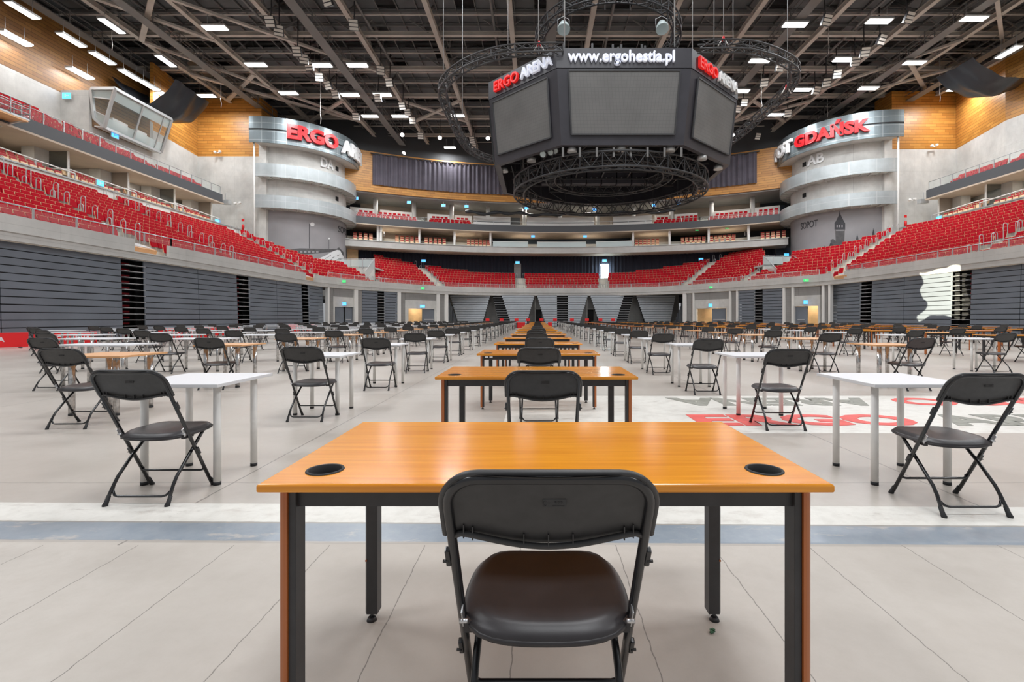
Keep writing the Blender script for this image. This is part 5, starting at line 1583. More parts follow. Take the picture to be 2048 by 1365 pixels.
circ = lambda cx, cy, R, z, n: [(cx+R*math.cos(2*PI*k/n), cy+R*math.sin(2*PI*k/n), z) for k in range(n)]
truss_thing('lighting_truss', circ(4.1, 28.2, 4.0, 17.6, 44), .22, .24, True, 'small circular dark truss hanging above the scoreboard', M['black_steel'], .05)
truss_thing('lighting_truss', circ(4.15, 28.0, 5.25, 8.75, 64), .28, .36, True, 'circular black truss hanging below the scoreboard', M['black_steel'], .05)
truss_thing('lighting_truss', circ(4.15, 28.0, 3.4, 9.6, 40), .25, .3, True, 'inner circular black truss under the scoreboard', M['black_steel'], .045)

# ================================================================ SCOREBOARD
SBC = Vector((4.0, 28.3, 0))
def octo(hf, hw, dz, dep): # half front, half width, depth of diagonal, half side
    return [(-hf, -dz-dep), (hf, -dz-dep), (hw, -dep), (hw, dep), (hf, dz+dep), (-hf, dz+dep), (-hw, dep), (-hw, -dep)]
top = octo(3.1, 6.55, 3.2, 3.1); bot = octo(2.88, 6.25, 3.0, 2.85)
t = empty('scoreboard', SBC, 0, 'dark eight-sided video scoreboard cube hanging over the hall with grey blank screens', 'scoreboard')
def ring_mb(la, za, lb_, zb, th=.25):
    m = MB(); n = 8
    vs = [(p[0], p[1], za) for p in la]+[(p[0], p[1], zb) for p in lb_]+[(p[0]*.955, p[1]*.965, za) for p in la]+[(p[0]*.955, p[1]*.965, zb) for p in lb_]
    fs = []
    for k in range(n):
        q = (k+1) % n
        fs += [(k, q, n+q, n+k), (2*n+q, 2*n+k, 3*n+k, 3*n+q), (k, 2*n+k, 2*n+q, q), (n+k, n+q, 3*n+q, 3*n+k)]
    m.add(vs, fs); return m
ring_mb(bot, 9.35, top, 12.72).build('casing', M['board'], t)
tm2 = octo(3.12, 6.58, 3.22, 3.1); ring_mb(tm2, 12.74, tm2, 13.65).build('header', M['board'], t)
def face_frame(k, z0, z1):
    """origin, right and up of face k between the lower and upper outlines"""
    a0, a1 = Vector((*bot[k], 9.35)), Vector((*bot[(k+1) % 8], 9.35)); b0, b1 = Vector((*top[k], 12.72)), Vector((*top[(k+1) % 8], 12.72))
    return a0, a1, b0, b1
scr = {0: (.085, .915, .135, .965), 1: (.12, .93, .135, .93), 7: (.07, .88, .135, .93)}
for k in range(8):
    a0, a1, b0, b1 = face_frame(k, 0, 0)
    u0, u1, v0, v1 = scr.get(k, (.1, .9, .13, .95))
    def pt(u, v, d):
        p = a0.lerp(a1, u).lerp(b0.lerp(b1, u), v); nrm = (a1-a0).cross(b0-a0).normalized()
        return p+nrm*(d+.05)
    m = MB(); m.add([pt(u0, v0, .03), pt(u1, v0, .03), pt(u1, v1, .03), pt(u0, v1, .03), pt(u0, v0, -.03), pt(u1, v0, -.03), pt(u1, v1, -.03), pt(u0, v1, -.03)],
                    [(0, 1, 2, 3), (0, 1, 5, 4), (1, 2, 6, 5), (2, 3, 7, 6), (3, 0, 4, 7)])
    m.build('screen', M['screen'], t)
    m = MB(); e = .012
    for (p, q) in (((u0, v0), (u1, v0)), ((u1, v0), (u1, v1)), ((u1, v1), (u0, v1)), ((u0, v1), (u0, v0))): m.bar(pt(*p, .03), pt(*q, .03), .07)
    m.build('screen_edge', M['black_steel'], t)
    # panel joints of the casing
def place_text(string, k, h, wdt, frac, zc, m_, name, depth=.14):
    a, b = Vector(tm2[k]), Vector(tm2[(k+1) % 8]); c = a.lerp(b, frac); tt = (b-a).normalized(); nrm = Vector((tt.y, -tt.x))
    tb = text_mb(string, h, depth, .018, wdt); o = MB()
    for v in tb.v:
        p = c+tt*v[0]+nrm*(depth/2+.01-v[1]); o.v.append((p.x, p.y, zc+v[2]))
    o.f, o.m, o.sm = tb.f, tb.m, tb.sm
    return o.build(name, m_, t)
place_text('www.ergohestia.pl', 0, .68, 4.9, .475, 13.16, M['letter_white'], 'header_letters')
place_text('ERGO', 7, .52, 1.75, .30, 13.2, M['letter_red'], 'header_letters'); place_text('ARENA', 7, .52, 2.05, .74, 13.2, M['letter_white'], 'header_letters')
place_text('ERGO', 1, .52, 1.75, .30, 13.2, M['letter_red'], 'header_letters'); place_text('ARENA', 1, .52, 2.05, .73, 13.2, M['letter_grey'], 'header_letters')
# inside: equipment cases hung in a row, frame bars and lights
for k in range(8):
    m = MB(); x = -3.3+k*.95; m.box((x, 1.9+.05*(k % 2), 10.6), (.88, .5, 1.9), bev=.03)
    for zz in (10.0, 11.1):
        for xx in (-.18, .18): m.box((x+xx, 1.63, zz), (.06, .03, .1), 1)
    m.build('equipment_case', [M['board'], M['galv']], t)
m = MB()
for k in range(16):
    a = 2*PI*k/16; p = (5.3*math.cos(a), 5.3*math.sin(a)); m.bar((p[0], p[1], 9.1), (p[0]*1.02, p[1]*1.02, 12.4), .07)
    q = (5.9*math.cos(a+.2), 5.9*math.sin(a+.2)); m.bar((p[0], p[1], 9.3), (q[0]*.95, q[1]*.95, 9.9), .05)
for k in range(7):
    yy = -4.5+1.5*k; L = 5.6-max(0, abs(yy)-2.4)*1.15; m.bar((-L, yy, 9.9), (L, yy, 9.9), .07)
for k in range(7):
    xx = -4.8+1.6*k; L = 5.2-max(0, abs(xx)-2.4)*.95; m.bar((xx, -L, 10.0), (xx, L, 10.0), .07)
for k in range(14): a = 2*PI*k/14; m.bar((4.9*math.cos(a), 4.9*math.sin(a), 9.9), (4.9*math.cos(a+.4), 4.9*math.sin(a+.4), 12.0), .05)
m.build('inner_frame', M['black_steel'], t)
for k in range(8):
    m = MB(); m.box((-2.8+.8*k, -5.75, 9.05), (.1, .06, .45)); m.build('hanger_plate', M['beam_dark'], t)
m = MB(); m.prism([(p[0]*.95, p[1]*.95) for p in top], 12.5, 12.6); m.build('upper_deck', M['black'], t)
# small lamps and speakers under the scoreboard edge
def can_light(x, y, z, label, tilt=0.6, rz=0.0, s=1.0):
    e = empty('stage_light', (x, y, z), rz, label, 'spotlight', 'spotlights under the scoreboard'); R = Matrix.Rotation(tilt, 3, 'X')
    m = MB(); m.tube([R @ Vector((0, .22*s, 0)), R @ Vector((0, 0, 0)), R @ Vector((0, -.2*s, 0))], [.07*s, .15*s, .18*s], 12); m.build('housing', M['black_steel'], e)
    m = MB(); m.tube([R @ Vector((0, -.19*s, 0)), R @ Vector((0, -.215*s, 0))], [.165*s, .14*s], 12); m.build('lens', M['glass_white'], e)
    m = MB(); m.tube([(-.19*s, 0, 0), (-.19*s, 0, .2*s), (0, 0, .3*s), (.19*s, 0, .2*s), (.19*s, 0, 0)], .015, 4); m.tube([(0, 0, .3*s), (0, 0, .6*s)], .02, 4); m.build('yoke', M['black_steel'], e)
for q, (px_, py_) in enumerate(((1089, 307), (1104, 303), (1113, 300))):
    y = 23.6; can_light((px_-1075)/F*y, y, CAM_H+(637-py_)/F*y, f'round stage light below the left scoreboard corner, {ORD[q]} from the left', .5, -.5)
for q, (px_, py_) in enumerate(((1063, 319), (1144, 300), (1243, 297), (1340, 299), (1404, 315), (1436, 335), (1008, 340))):
    y = (25, 22.9, 22.9, 22.9, 24.0, 25.6, 27)[q]
    e = empty('rim_lamp', ((px_-1075)/F*y, y, CAM_H+(637-py_)/F*y), 0, f'small pale lamp housing on the scoreboard rim, {ORD[(1, 2, 3, 4, 5, 6, 0)[q]]} from the left', 'lamp', 'lamps on the scoreboard rim')
    m = MB(); m.tube([(0, 0, -.12), (0, 0, .05), (0, 0, .14)], [.24, .22, .1], 12); m.build('housing', M['alu'], e)
    m = MB(); m.tube([(0, 0, .1), (0, 0, .45)], .03, 5); m.build('stem', M['black_steel'], e)
for q, (px_, py_) in enumerate(((1127, 56), (1323, 55))):
    y = 25.2; x = (px_-1075)/F*y; z = CAM_H+(637-py_)/F*y
    e = empty('reflector_lamp', (x, y, z), 0, f'round clear reflector lamp hanging under the small top truss, {"left" if q == 0 else "right"} one', 'lamp', 'reflector lamps on the top truss')
    m = MB(); m.tube([(0, 0, .3), (0, -.05, .2), (0, -.15, -.1), (0, -.2, -.22)], [.08, .2, .33, .34], 14); m.build('reflector', M['glass_white'], e)
    m = MB(); m.tube([(-.3, 0, 0), (-.3, 0, .45), (0, 0, .6), (.3, 0, .45), (.3, 0, 0)], .02, 4); m.build('yoke', M['galv'], e)
m = MB()
for k in range(26):
    x = 2.2+k*.15; m.box((x, 24.6+rnd.uniform(-.2, .2), 14.5+rnd.uniform(0, .5)), (.1, .1, rnd.uniform(.2, .7)))
m.box((4.1, 24.6, 14.3), (4.6, .3, .25)); m.build('cable_gear', M['black_steel'], None, 'dark bundle of hoist gear on top of the scoreboard', 'hoist gear')
# suspension cables
def cable(px_, py0, y, ztop, r, label, m_='galv', zb=None):
    x = (px_-1075)/F*y; z0 = CAM_H+(637-py0)/F*y if zb is None else zb
    m = MB(); m.tube([(0, 0, 0), (0, 0, ztop-z0)], r, 6); m.build('suspension_cable', M[m_], None, label, 'cable', 'cables carrying the scoreboard and trusses', loc=(x, y, z0))
for q, (p_, py, y) in enumerate(((887, 140, 24.5), (925, 235, 28), (1016, 112, 22.5), (1077, 80, 21.9), (1129, 97, 22.2), (1349, 94, 22.2), (1385, 97, 21.8), (1428, 110, 21.8), (1447, 68, 21.9), (1466, 120, 23), (1575, 170, 25.5), (1210, 20, 27), (1260, 20, 27))):
    cable(p_, py, y, 27, .018 if q not in (4, 5) else .03, f'thin steel cable above the scoreboard, {ORD[q if q < 11 else q]} from the left' if q < 11 else f'thin cable over the middle of the scoreboard, {"left" if q == 11 else "right"} one', 'galv')
for q, (px_, py_, y) in enumerate(((1078, 85, 21.9), (1447, 75, 21.8), (1573, 172, 25.4))):
    x = (px_-1075)/F*y; z = CAM_H+(637-py_)/F*y
    m = MB(); 
    for s in (-1, 1): m.tube([(0, 0, 0), (s*.25, 0, -.4)], .03, 5, 1); m.tube([(0, 0, .05), (s*.08, 0, -.18)], .04, 5, 0)
    m.build('lifting_shackle', [M['letter_red_plain'], M['white_leg']], None, f'red and white lifting shackle on the loop truss, {ORD[q]} from the left', 'shackle', 'shackles of the loop truss', loc=(x, y, z))
# ================================================================ ROOF
m = MB(); m.add([(-62, -6, 31), (66, -6, 31), (66, 96, 31), (-62, 96, 31)], [(0, 1, 2, 3)]); struct('ceiling', m, M['roof'], label='dark steel roof deck')
m = MB(); m.box2((-62, 88, 4), (66, 88.3, 31)); struct('wall_end', m, M['darkgrey'], label='dark outer wall beyond the far balcony')
for sx, nm in ((-56, 'left'), (60, 'right')):
    m = MB(); m.box2((sx, -6, 15), (sx+.3, 88, 31)); struct(f'wall_{nm}_outer', m, M['darkgrey'], label='dark outer wall under the roof edge')
m = MB()
rr = random.Random(11)
for gx in range(-30, 32):
    for gy in range(0, 42):
        x = 4+gx*1.73*1.0; y = gy*2.03+1
        if rr.random() < .16 or gy % 6 in (5,): continue
        m.box((x, y, 28.9), (1.62, 1.92, .06))
m.build('ceiling_acoustic_panels', M['roof'], None, 'grid of dark acoustic panels under the roof deck')['kind'] = 'structure'
m = MB()
for k in range(44): m.box2((-52, k*2.03-.04, 28.55), (58, k*2.03+.04, 28.75))
struct('roof_purlins', m, M['beam_dark'], label='thin dark purlins across the roof')
m = MB()
for k in range(62): x = 4+(k-30.5)*1.73; m.box2((x-.03, 0, 28.65), (x+.03, 88, 28.8))
struct('roof_battens', m, M['beam_dark'], label='thin dark battens along the roof')
GX = [-50.5, -43.6, -36.7, -29.9, -23.1, -16.2, -9.2, -2.3, 4.7, 11.6, 18.5, 25.5, 32.4, 39.3, 46.2, 53]
def ibeam(a, b, w, h, m_, name, label):
    mm = MB(); a, b = Vector(a), Vector(b)
    mm.bar(a-Vector((0, 0, h/2)), b-Vector((0, 0, h/2)), w, .05); mm.bar(a+Vector((0, 0, h/2)), b+Vector((0, 0, h/2)), w, .05); mm.bar(a, b, .05, h)
    return struct(name, mm, m_, label=label)
for q, x in enumerate(GX):
    ibeam((x, 0, 27.15), (x, 88, 27.15), .42, .4, M['beam'], 'roof_beam', 'grey-brown steel beam running the length of the roof')
    mm = MB(); mm.box2((x-.15, 0, 30.2), (x+.15, 88, 30.5))
    for k in range(28): mm.bar((x, 1+k*3.05, 27.3 if k % 2 else 30.3), (x, 1+(k+1)*3.05, 30.3 if k % 2 else 27.3), .16)
    struct('roof_truss_web', mm, M['beam_dark'], label='dark diagonals of a roof truss')
CY = [1.5+6.1*k for k in range(15)]
for q, y in enumerate(CY):
    ibeam((-55, y, 27.55), (60, y, 27.55), .34, .34, M['beam'], 'roof_beam', 'grey-brown steel beam crossing the roof')
    mm = MB(); mm.box2((-55, y-.1, 30.0), (60, y+.1, 30.2))
    for k in range(33): mm.bar((-55+k*3.45, y, 27.7 if k % 2 else 30.1), (-55+(k+1)*3.45, y, 30.1 if k % 2 else 27.7), .12)
    struct('roof_truss_web', mm, M['beam_dark'], label='dark diagonals of a cross truss')
    for dy in (1.6, 3.9):
        mm = MB(); mm.box2((-52, y+dy-.06, 27.9), (57, y+dy+.06, 28.0)); struct('roof_pipe', mm, M['beam'], label='thin pipe under the roof')
for (xa, xb, ya, yb) in ((-36.7, -29.9, 37.2, 44.2), (-36.7, -29.9, 50.3, 56.4), (37.5, 44, 48, 54), (-29.9, -23.1, 56.4, 62.5), (-16.2, -9.2, 56.4, 62.5), (25.5, 32.4, 56.4, 62.5), (11.6, 18.5, 56.4, 62.5), (-2.3, 4.7, 19.8, 25.9), (4.7, 11.6, 19.8, 25.9)):
    mm = MB(); mm.bar((xa, ya, 26.95), (xb, yb, 26.95), .42, .2); mm.bar((xb, ya, 26.93), (xa, yb, 26.93), .42, .2); struct('roof_brace', mm, M['beam'], label='crossed flat roof braces')
for (a, b) in (((-36.7, 44.3), (-23.1, 62)), ((-29.9, 38), (-16.2, 50)), ((39.3, 44), (25.5, 62)), ((32.4, 34), (46, 47))):
    mm = MB(); mm.bar((a[0], a[1], 26.9), (b[0], b[1], 26.9), .3, .2); struct('roof_brace', mm, M['beam'], label='long diagonal roof brace')
# catwalks
for q, x in enumerate((-33.2, -40.3, -46.5, 35.9, 43, 1.2, -19.6, 22)):
    mm = MB(); mm.box2((x-.45, 4, 26.3), (x+.45, 86, 26.38))
    for s in (-1, 1):
        for z in (26.9, 27.35): mm.box2((x+s*.45-.025, 4, z-.025), (x+s*.45+.025, 86, z+.025))
        for k in range(27): mm.box2((x+s*.45-.03, 4+3.05*k, 26.3), (x+s*.45+.03, 4.06+3.05*k, 27.5))
    struct('roof_catwalk', mm, M['beam_dark'], label='dark service catwalk hanging from the roof')
mm = MB()
for k in range(10): mm.tube([(-48+k*11+rr.uniform(-2, 2), 2, 27.9), (-48+k*11+rr.uniform(-2, 2), 86, 27.9)], .12, 6)
struct('roof_ducts', mm, M['beam_dark'], label='long pipes under the roof')

# ================================================================ ROOF LAMPS
ZL = 26.0
def lamp(px_, py_, long_y, w_, label, group, power=1.0, ZL=26.0):
    y = F*(ZL-CAM_H)/(637-py_); x = (px_-1075)/F*y
    t = empty('roof_lamp', (x, y, ZL), 0, label, 'lamp', group)
    a, b = (.55, w_) if long_y else (w_, .62)
    m = MB(); m.box((0, 0, .1), (a+.16, b+.16, .16), bev=.03); m.build('housing', M['alu'], t)
    m = MB(); m.box((0, 0, 0), (a, b, .05)); m.build('diffuser', M['lamp'], t)
    m = MB()
    for s in (-1, 1): m.tube([(0 if long_y else s*a*.35, s*b*.35 if long_y else 0, .15), (0 if long_y else s*a*.35, s*b*.35 if long_y else 0, 1.3)], .02, 4)
    m.build('hanger', M['galv'], t)
    area_light('roof_lamp_light', (x, y, ZL-.12), (0, 0, 0), a, b, LAMP_W*power)
LL = [ # px, py, along the hall?, column text
 ('column above the left tower', 0, 1.9, [(430, 56), (512, 130), (577, 187)]),
 ('left pair over the far hall', 0, 1.9, [(643, 131), (700, 190), (740, 233)]),
 ('inner left pair over the far hall', 0, 1.9, [(715, 131), (765, 190), (800, 233)]),
 ('near the left timber wall', 0, 1.9, [(412, 192)]),
 ('above the far left curtain', 0, 1.6, [(915, 232), (900, 296), (855, 318)]),
 ('column right of the scoreboard', 0, 1.9, [(1590, 50), (1520, 122), (1480, 183), (1480, 292)]),
 ('column left of the right tower', 0, 1.9, [(1758, 43), (1688, 120), (1604, 180), (1550, 230)]),
 ('column above the right tower', 0, 1.9, [(1948, 38), (1829, 126), (1737, 177)]),
 ('near the right timber wall', 0, 1.9, [(1914, 180)]),
 ('outer row over the left upper seats', 1, 2.0, [(30, 78), (160, 148)]),
 ('middle row over the left upper seats', 1, 2.0, [(45, 22), (143, 81), (205, 118), (260, 151), (298, 172), (332, 194)]),
 ('inner row over the left upper seats', 1, 2.0, [(224, 53), (332, 123)]),
 ('row over the right upper seats', 1, 2.0, [(2017, 105), (2036, 155), (1985, 180)]),
]
for txt, ly, w_, L in LL:
    for q, (a, b) in enumerate(L):
        lamp(a, b, ly, w_, f'lit roof lamp, {txt}' + (f', {ORD[q]} towards the far end' if len(L) > 1 else ''), f'lit roof lamps, {txt}', .12 if ly and 'left' in txt else .5 if ly else 1.0, 23.2 if txt.startswith('outer row') else 24.6 if txt.startswith('middle row') else 25.2 if txt.startswith('row over the right') else 26.0)
for q, (a, b) in enumerate(((805, 270), (880, 276), (976, 277), (808, 307), (1465, 271))):
    y = F*(25.2-CAM_H)/(637-b); x = (a-1075)/F*y
    t = empty('spot_lamp', (x, y, 25.2), 0, f'small very bright round roof spotlight near the timber wall, {ORD[(0, 2, 3, 1, 4)[q]]} from the left', 'spotlight', 'bright round roof spotlights')
    m = MB(); m.tube([(0, .3, .2), (0, 0, 0), (0, -.1, -.05)], [.1, .26, .3], 12); m.build('housing', M['black_steel'], t)
    m = MB(); m.tube([(0, -.1, -.05), (0, -.14, -.08)], [.27, .2], 12); m.build('lens', M['lamp'], t)
    m = MB(); m.tube([(0, .1, .2), (0, .1, 3.7)], .03, 4); m.build('stem', M['black_steel'], t)
# three-louvre floodlights on the girders
FL = [(539, 43), (557, 61), (593, 103), (607, 118), (617, 132), (638, 154), (655, 171), (670, 189), (711, 233), (707, 50), (761, 141), (778, 165), (804, 212), (815, 225), (825, 241), (653, 0), (755, 196),
      (841, 272), (944, 280), (947, 291), (1820, 35), (1765, 79), (1731, 104), (1712, 123), (1675, 148), (1654, 165), (1634, 181), (1561, 134), (1529, 165), (1489, 205), (1476, 218), (1576, 227), (1516, 273), (1655, 40)]
def flood_meshes():
    R = Matrix.Rotation(.5, 3, 'X')
    h = MB(); h.box((0, .12, 0), (.78, .2, .86), mtx=None); l = MB()
    for k in (-1, 0, 1): l.box((0, 0, .28*k), (.70, .05, .2))
    for mm in (h, l): mm.v = [tuple(R @ Vector(v)) for v in mm.v]
    b = MB(); b.tube([(0, .15, .2), (0, .3, 1.3), (0, .3, 3.27)], .05, 5)
    return h.mesh('housing', M['black_steel']), l.mesh('louvre', M['louvre_lamp']), b.mesh('bracket', M['black_steel'])
fh, fl_, fb = flood_meshes()
order = sorted(range(len(FL)), key=lambda q: FL[q][0])
rank = {q: r for r, q in enumerate(order)}
nl = sum(1 for p in FL if p[0] < 1075)
def ordw(n): return ORD[n] if n < len(ORD) else f'{n+1}th'
for q, (a, b) in enumerate(FL):
    y = F*(25.6-CAM_H)/(637-b); x = (a-1075)/F*y
    side = 'left' if a < 1075 else 'right'; r = rank[q] if a < 1075 else rank[q]-nl
    t = empty('floodlight', (x, y, 25.6), rr.uniform(-.35, .35), f'unlit louvred floodlight on the {side} roof beams, {ordw(r)} from the left', 'floodlight', f'louvred floodlights on the {side} roof beams')
    for nm, me in (('housing', fh), ('louvre', fl_), ('bracket', fb)):
        o = bpy.data.objects.new(nm, me); COL.objects.link(o); o.parent = t

# ================================================================ BLACK SHEETS SLUNG UNDER THE ROOF
def swag(A_, B_, sag, L, label, dirv):
    m = MB(); nu, nv = 18, 10; vs = []
    for j in range(nv+1):
        for i in range(nu+1):
            u = i/nu; v = j/nv
            p = Vector(A_).lerp(Vector(B_), u)+Vector(dirv)*L*v
            s = sag*(1-.25*abs(2*v-1))
            p.z -= s*(1-(2*u-1)**2)+.08*math.sin(u*23+v*5)
            p.x += .1*math.sin(v*17+u*6)
            vs.append(p)
    m.add(vs, [(j*(nu+1)+i, j*(nu+1)+i+1, (j+1)*(nu+1)+i+1, (j+1)*(nu+1)+i) for j in range(nv) for i in range(nu)], 0, True)
    m.build('slung_sheet', M['tarp'], None, label, 'plastic sheet')
swag((-41.5, 46.5, 24.8), (-36.4, 48.0, 25.2), 3.3, 5.0, 'black plastic sheet slung under the roof beside the commentary cabin', (0, 1, 0))
swag((40.6, 44.5, 25.6), (47.5, 43.5, 25.2), 2.7, 4.0, 'black plastic sheet slung under the roof at the upper right', (0, 1, 0))

# ================================================================ CAMERA PLATFORM on the left fascia
t = empty('camera_platform', (-36.0, 31, 14.8), 0, 'steel camera platform with tube railing on the left upper fascia', 'platform')
m = MB(); m.box((0, 0, 0), (2.2, 3.6, .12)); m.box((.2, 0, -.12), (1.8, 3.4, .1), 1); m.build('deck', [M['galv'], M['beech']], t)
m = MB()
for z in (.4, .75, 1.1): m.tube([(-1.1, -1.8, z), (1.1, -1.8, z), (1.1, 1.8, z), (-1.1, 1.8, z)], .03, 5)
m.build('rails', M['galv'], t)
for (x, y) in ((-1.1, 1.8), (0, 1.8), (1.1, 1.8), (1.1, .6), (1.1, -.6), (1.1, -1.8), (0, -1.8)):
    m = MB(); m.tube([(0, 0, 0), (0, 0, 1.1)], .03, 5); m.build('post', M['galv'], t, loc=(x, y, 0))
m = MB()
for y in (-1.5, 0, 1.5): m.bar((-.9, y, -.6), (1.0, y, -.1), .08)
m.build('brackets', M['galv'], t)

# ================================================================ SIGNS
def sign(px_, py_, y, w_, h_, m_, label, rz=0.0):
    x = (px_-1075)/F*y; z = CAM_H+(637-py_)/F*y
    t = empty('exit_sign', (x, y, z), rz, label, 'sign', 'lit exit signs')
    m = MB(); m.box((0, .05, 0), (w_+.08, .1, h_+.08)); 
    if not rz and z > 12.5 and y > 60: m.box((0, .05, h_/2+.2), (.05, .05, .45))
    m.build('housing', M['alu'], t)
    m = MB(); m.box((0, -.01, 0), (w_, .03, h_)); m.build('sign_face', M[m_], t)
    m = MB(); m.box((-w_*.12, -.03, 0), (w_*.1, .01, h_*.55)); m.box((w_*.15, -.03, 0), (w_*.3, .01, h_*.12)); m.build('pictogram', M['white_leg'], t)
def gd(px_, dr):
    p = gpt(gal_x(px_, dr), dr); return p.y
for q, (a, b) in enumerate(((712, 397), (818, 405), (887, 411), (933, 413), (1053, 417), (1189, 420), (1308, 411), (1357, 407), (1578, 389))):
    sign(a, b, gd(a, 1.0) if a != 1578 else 65.3, .55, .35, 'exit', f'small blue lit sign under the far balcony ceiling, {ORD[q]} from the left')
for a, b, l in ((1066, 473, 'left'), (1170, 473, 'right')): sign(a, b, gd(a, 1.6), .5, .28, 'exit', f'small blue lit sign in the dark far press boxes, {l} one')
for a, b, l in ((1394, 460, 'left'), (1454, 456, 'right')): sign(a, b, gd(a, 1.3), .45, .22, 'exit_green', f'small green lit sign in the right far boxes, {l} one')
for a, b, d, l in ((847, 522, 2.8, 'over the stairs of the left far block'), (1035, 525.5, 2.8, 'over the grey far door'), (1209, 521.5, 2.8, 'over the bright far door'), (1402, 519, 2.8, 'over the stairs of the right far block'), (1573, 510, 2.9, 'in the dark lobby beside the right tower'), (703, 493, 2.6, 'in the tan lobby beside the left tower')):
    sign(a, b, gd(a, d), .62, .36, 'exit', f'blue lit exit sign {l}')
for a, b, l in ((687, 608, 'left corner double door'), (845, 613, 'open tan door left of the far stands'), (1422, 611, 'open tan door right of the far stands'), (1613, 605, 'grey door in the right corner')):
    i = ring_px(a, .1); sign(a, b, off(i, .1).y-.05, .6, .35, 'exit', f'blue lit exit sign above the {l}')
for a, b, l in ((687, 563, 'left corner double door'), (845, 577, 'left far door'), (1423, 575, 'right far door'), (1612, 561, 'right corner door')):
    i = ring_px(a, -.1); sign(a, b, off(i, -.1).y-.1, .5, .25, 'exit_green', f'small green sign hanging under the parapet above the {l}')
sign(133, 191.5, 41.7, .7, .5, 'exit', 'blue lit exit sign on the concrete beside the commentary cabin'); sign(230, 270.5, 43.9, .7, .45, 'exit', 'blue lit exit sign below the commentary cabin', PI/2)
sign(201, 367, 38.0, .6, .4, 'exit', 'blue lit exit sign on the left box parapet', PI/2); sign(434, 443, 52.2, .6, .4, 'exit', 'blue lit exit sign on the left box parapet near the tower', PI/2); sign(1878, 437, 49.5, .6, .4, 'exit', 'blue lit exit sign on the right box parapet', -PI/2)
# fire extinguisher points at the ends of the box ledges
for px_, py_, y, l in ((486, 455, 56.2, 'left'), (1811, 448, 54.4, 'right')):
    x = (px_-1075)/F*y; z = CAM_H+(637-py_)/F*y
    t = empty('fire_extinguisher', (x, y, z), 0, f'red fire extinguisher against the concrete wall beside the {l} tower', 'fire extinguisher')
    m = MB(); m.tube([(0, 0, -.35), (0, 0, .25), (0, 0, .36)], [.14, .14, .05], 10); m.build('cylinder', M['red_board'], t)
    m = MB(); m.box((0, 0, .85), (.3, .03, .3)); m.build('sign_plate', M['red_board'], t)
# wall cameras and speakers on the bare walls
for q, (px_, py_, y, l) in enumerate(((477, 408, 56.7, 'pale twin wall lamps on the left bare concrete'), (1822, 401, 54.9, 'pale twin wall lamps on the right bare concrete'), (1866, 293, 54.9, 'white fitting on the right timber wall'), (437, 306, 56.7, 'white fitting on the left timber wall'))):
    x = (px_-1075)/F*y; z = CAM_H+(637-py_)/F*y
    m = MB(); m.tube([(-.28, -.1, 0), (-.28, -.3, .05)], [.16, .12], 10); m.tube([(.28, -.1, .1), (.28, -.3, .12)], [.16, .12], 10); m.box((0, -.03, 0), (.6, .06, .12))
    m.build('wall_fitting', M['white_leg'], None, l, 'wall lamp', loc=(x, y, z))
# speaker box at the ends of the fascias
for px_, py_, y, l in ((449, 402, 54.9, 'left'), (1850, 400, 53.3, 'right')):
    x = (px_-1075)/F*y; z = CAM_H+(637-py_)/F*y
    m = MB(); m.box((0, .3, -.1), (.9, .6, .5), bev=.04); m.bar((0, .2, .1), (0, .2, .9), .06); m.build('wall_speaker', M['alu'], None, f'grey box fitting hanging at the end of the {l} fascia', 'speaker', loc=(x, y, z))

# ================================================================ RED BOARDS on the floor
for q, (xa, ya, xb, yb, l) in enumerate(((-22.2, 17.0, -20.6, 19.3, 'nearest'), (-20.5, 19.4, -19.3, 20.9, 'second'), (-21.7, 27.3, -19.6, 28.4, 'third'), (-21.8, 30.5, -20.2, 32.3, 'fourth'), (-21.6, 41, -20.6, 44.5, 'fifth'))):
    L = math.hypot(xb-xa, yb-ya); rz = math.atan2(yb-ya, xb-xa)
    t = empty('floor_board', ((xa+xb)/2, (ya+yb)/2, 0), rz, f'low red advertising board standing near the left folded stand, {l} from the camera', 'board', 'low red boards near the left wall')
    m = MB(); m.box((0, 0, .33), (L, .06, .58), bev=.01); m.build('panel', M['red_board'], t)
    for s in (-1, 1):
        m = MB(); m.box((s*L*.42, -.02, .025), (.05, .5, .05)); m.build('foot', M['darkgrey'], t)
    tb = text_mb('ERGO ARENA', .2, .01, .03, min(1.5, L*.8)); mm = MB(); mm.merge(tb, Matrix.Translation((0, -.037, .36))); mm.build('board_letters', M['white_top'], t)
m = MB(); m.box2((-22.3, 14.6, .001), (-20.2, 21.5, .006)); m.build('floor_marking', mat('pink_floor_paint', (.62, .33, .30), .5, noise=(3, .1)), None, 'faded pink strip painted on the floor beside the red boards', 'floor marking')
for q, px_ in enumerate((975, 1003, 1033, 1056, 1083, 1110, 1144, 1174, 1201, 1226)):
    y = 60.5+.4*(q % 3); x = (px_-1075)/F*y
    t = empty('red_signboard', (x, y, 0), 0, f'small red signboard on a stand before the far wall, {ORD[q]} from the left', 'signboard', 'red signboards before the far stands')
    m = MB(); m.box((0, 0, 1.0), (.48, .04, .34)); m.build('panel', M['red_board'], t)
    m = MB(); m.box((0, 0, .42), (.05, .05, .84)); m.box((0, 0, .02), (.4, .4, .04)); m.build('stand', M['darkgrey'], t)
for q, (px_, w_) in enumerate(((1040, 1.0), (1100, .4), (1032, .3))):
    y = 57; x = (px_-1075)/F*y; m = MB(); m.box((0, 0, .35), (w_*1.2, .4, .7), bev=.03)
    m.build('red_box', M['red_board'], None, f'small red box at the far end of the floor, {("left of the middle desks", "right of the middle desks", "outermost on the left")[q]}', 'box', loc=(x, y, 0))
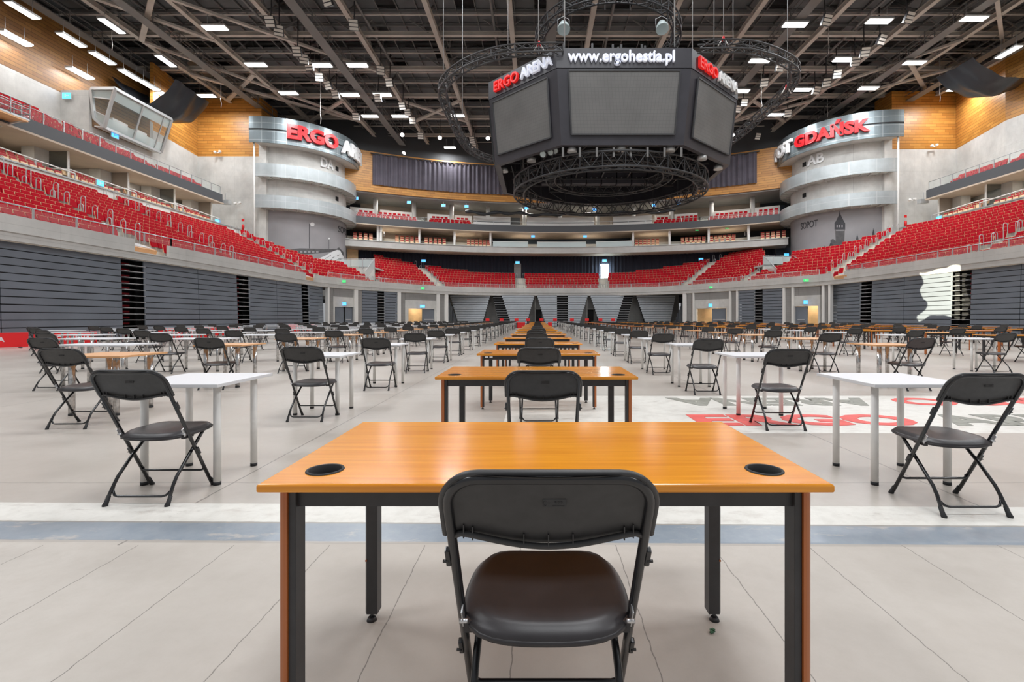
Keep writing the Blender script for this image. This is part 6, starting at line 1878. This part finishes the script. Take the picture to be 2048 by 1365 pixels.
# wooden hatches in the lowered parapet openings
for x, y, l, rz in ((-22.6, 27.7, 'left near', .0), (-22.3, 47.1, 'left far', 0), (28.6, 45.5, 'right', 0)):
    m = MB(); m.box((0, 0, 0), (1.0, 1.9, .35), mtx=Matrix.Rotation(.35 if x < 0 else -.35, 3, 'Y')); m.box((-.1 if x < 0 else .1, 0, .22), (.9, 1.8, .06), 1, mtx=Matrix.Rotation(.35 if x < 0 else -.35, 3, 'Y'))
    m.build('opening_ramp', [M['beech'], M['galv']], None, f'wooden ramp box in the {l} gap of the parapet', 'ramp', loc=(x-.75*(1 if x < 0 else -1), y, 5.25))
# rolled black cloth along the press benches
pts = []
for k in range(60):
    x = gal_x(930, .6)+(gal_x(1352, .6)-gal_x(930, .6))*k/59; p = gpt(x, .9); pts.append((p.x, p.y, 17.35+.13*math.sin(k*.9)-.1*math.sin(k*.37)))
m = MB(); m.tube(pts, [.24+.05*math.sin(k*1.7) for k in range(60)], 8); m.build('rolled_cloth', M['tarp'], None, 'long rolled black cloth hanging in front of the far press benches', 'rolled cloth')
# yellow wall in a right box
m = MB(); m.box2((MX(-40.9), 33.0, 11.8), (MX(-40.8), 37.5, 14.3)); struct('wall_right_box_yellow', m, M['yellow'], label='yellow wall panel in a right box')
# thin hanging cords under the roof
for q, (px_, py0, py1, y) in enumerate(((641, 213, 248, 52), (1657, 60, 107, 44), (1655, 205, 235, 58), (1523, 183, 223, 50), (1880, 175, 203, 50), (224, 62, 100, 42), (442, 190, 215, 52))):
    x = (px_-1075)/F*y; z0 = CAM_H+(637-py1)/F*y; z1 = CAM_H+(637-py0)/F*y
    m = MB(); m.tube([(0, 0, 0), (.06, 0, (z1-z0)*.3), (-.03, 0, (z1-z0)*.6), (0, 0, z1-z0), (0, 0, 27-z0), (0, 0, 28.9-z0)], .025, 5)
    m.build('hanging_cord', M['white_leg'], None, f'thin white cord hanging from the roof, {ORD[(2, 5, 4, 3, 6, 0, 1)[q]]} from the left', 'cord', 'white cords hanging from the roof', loc=(x, y, z0))
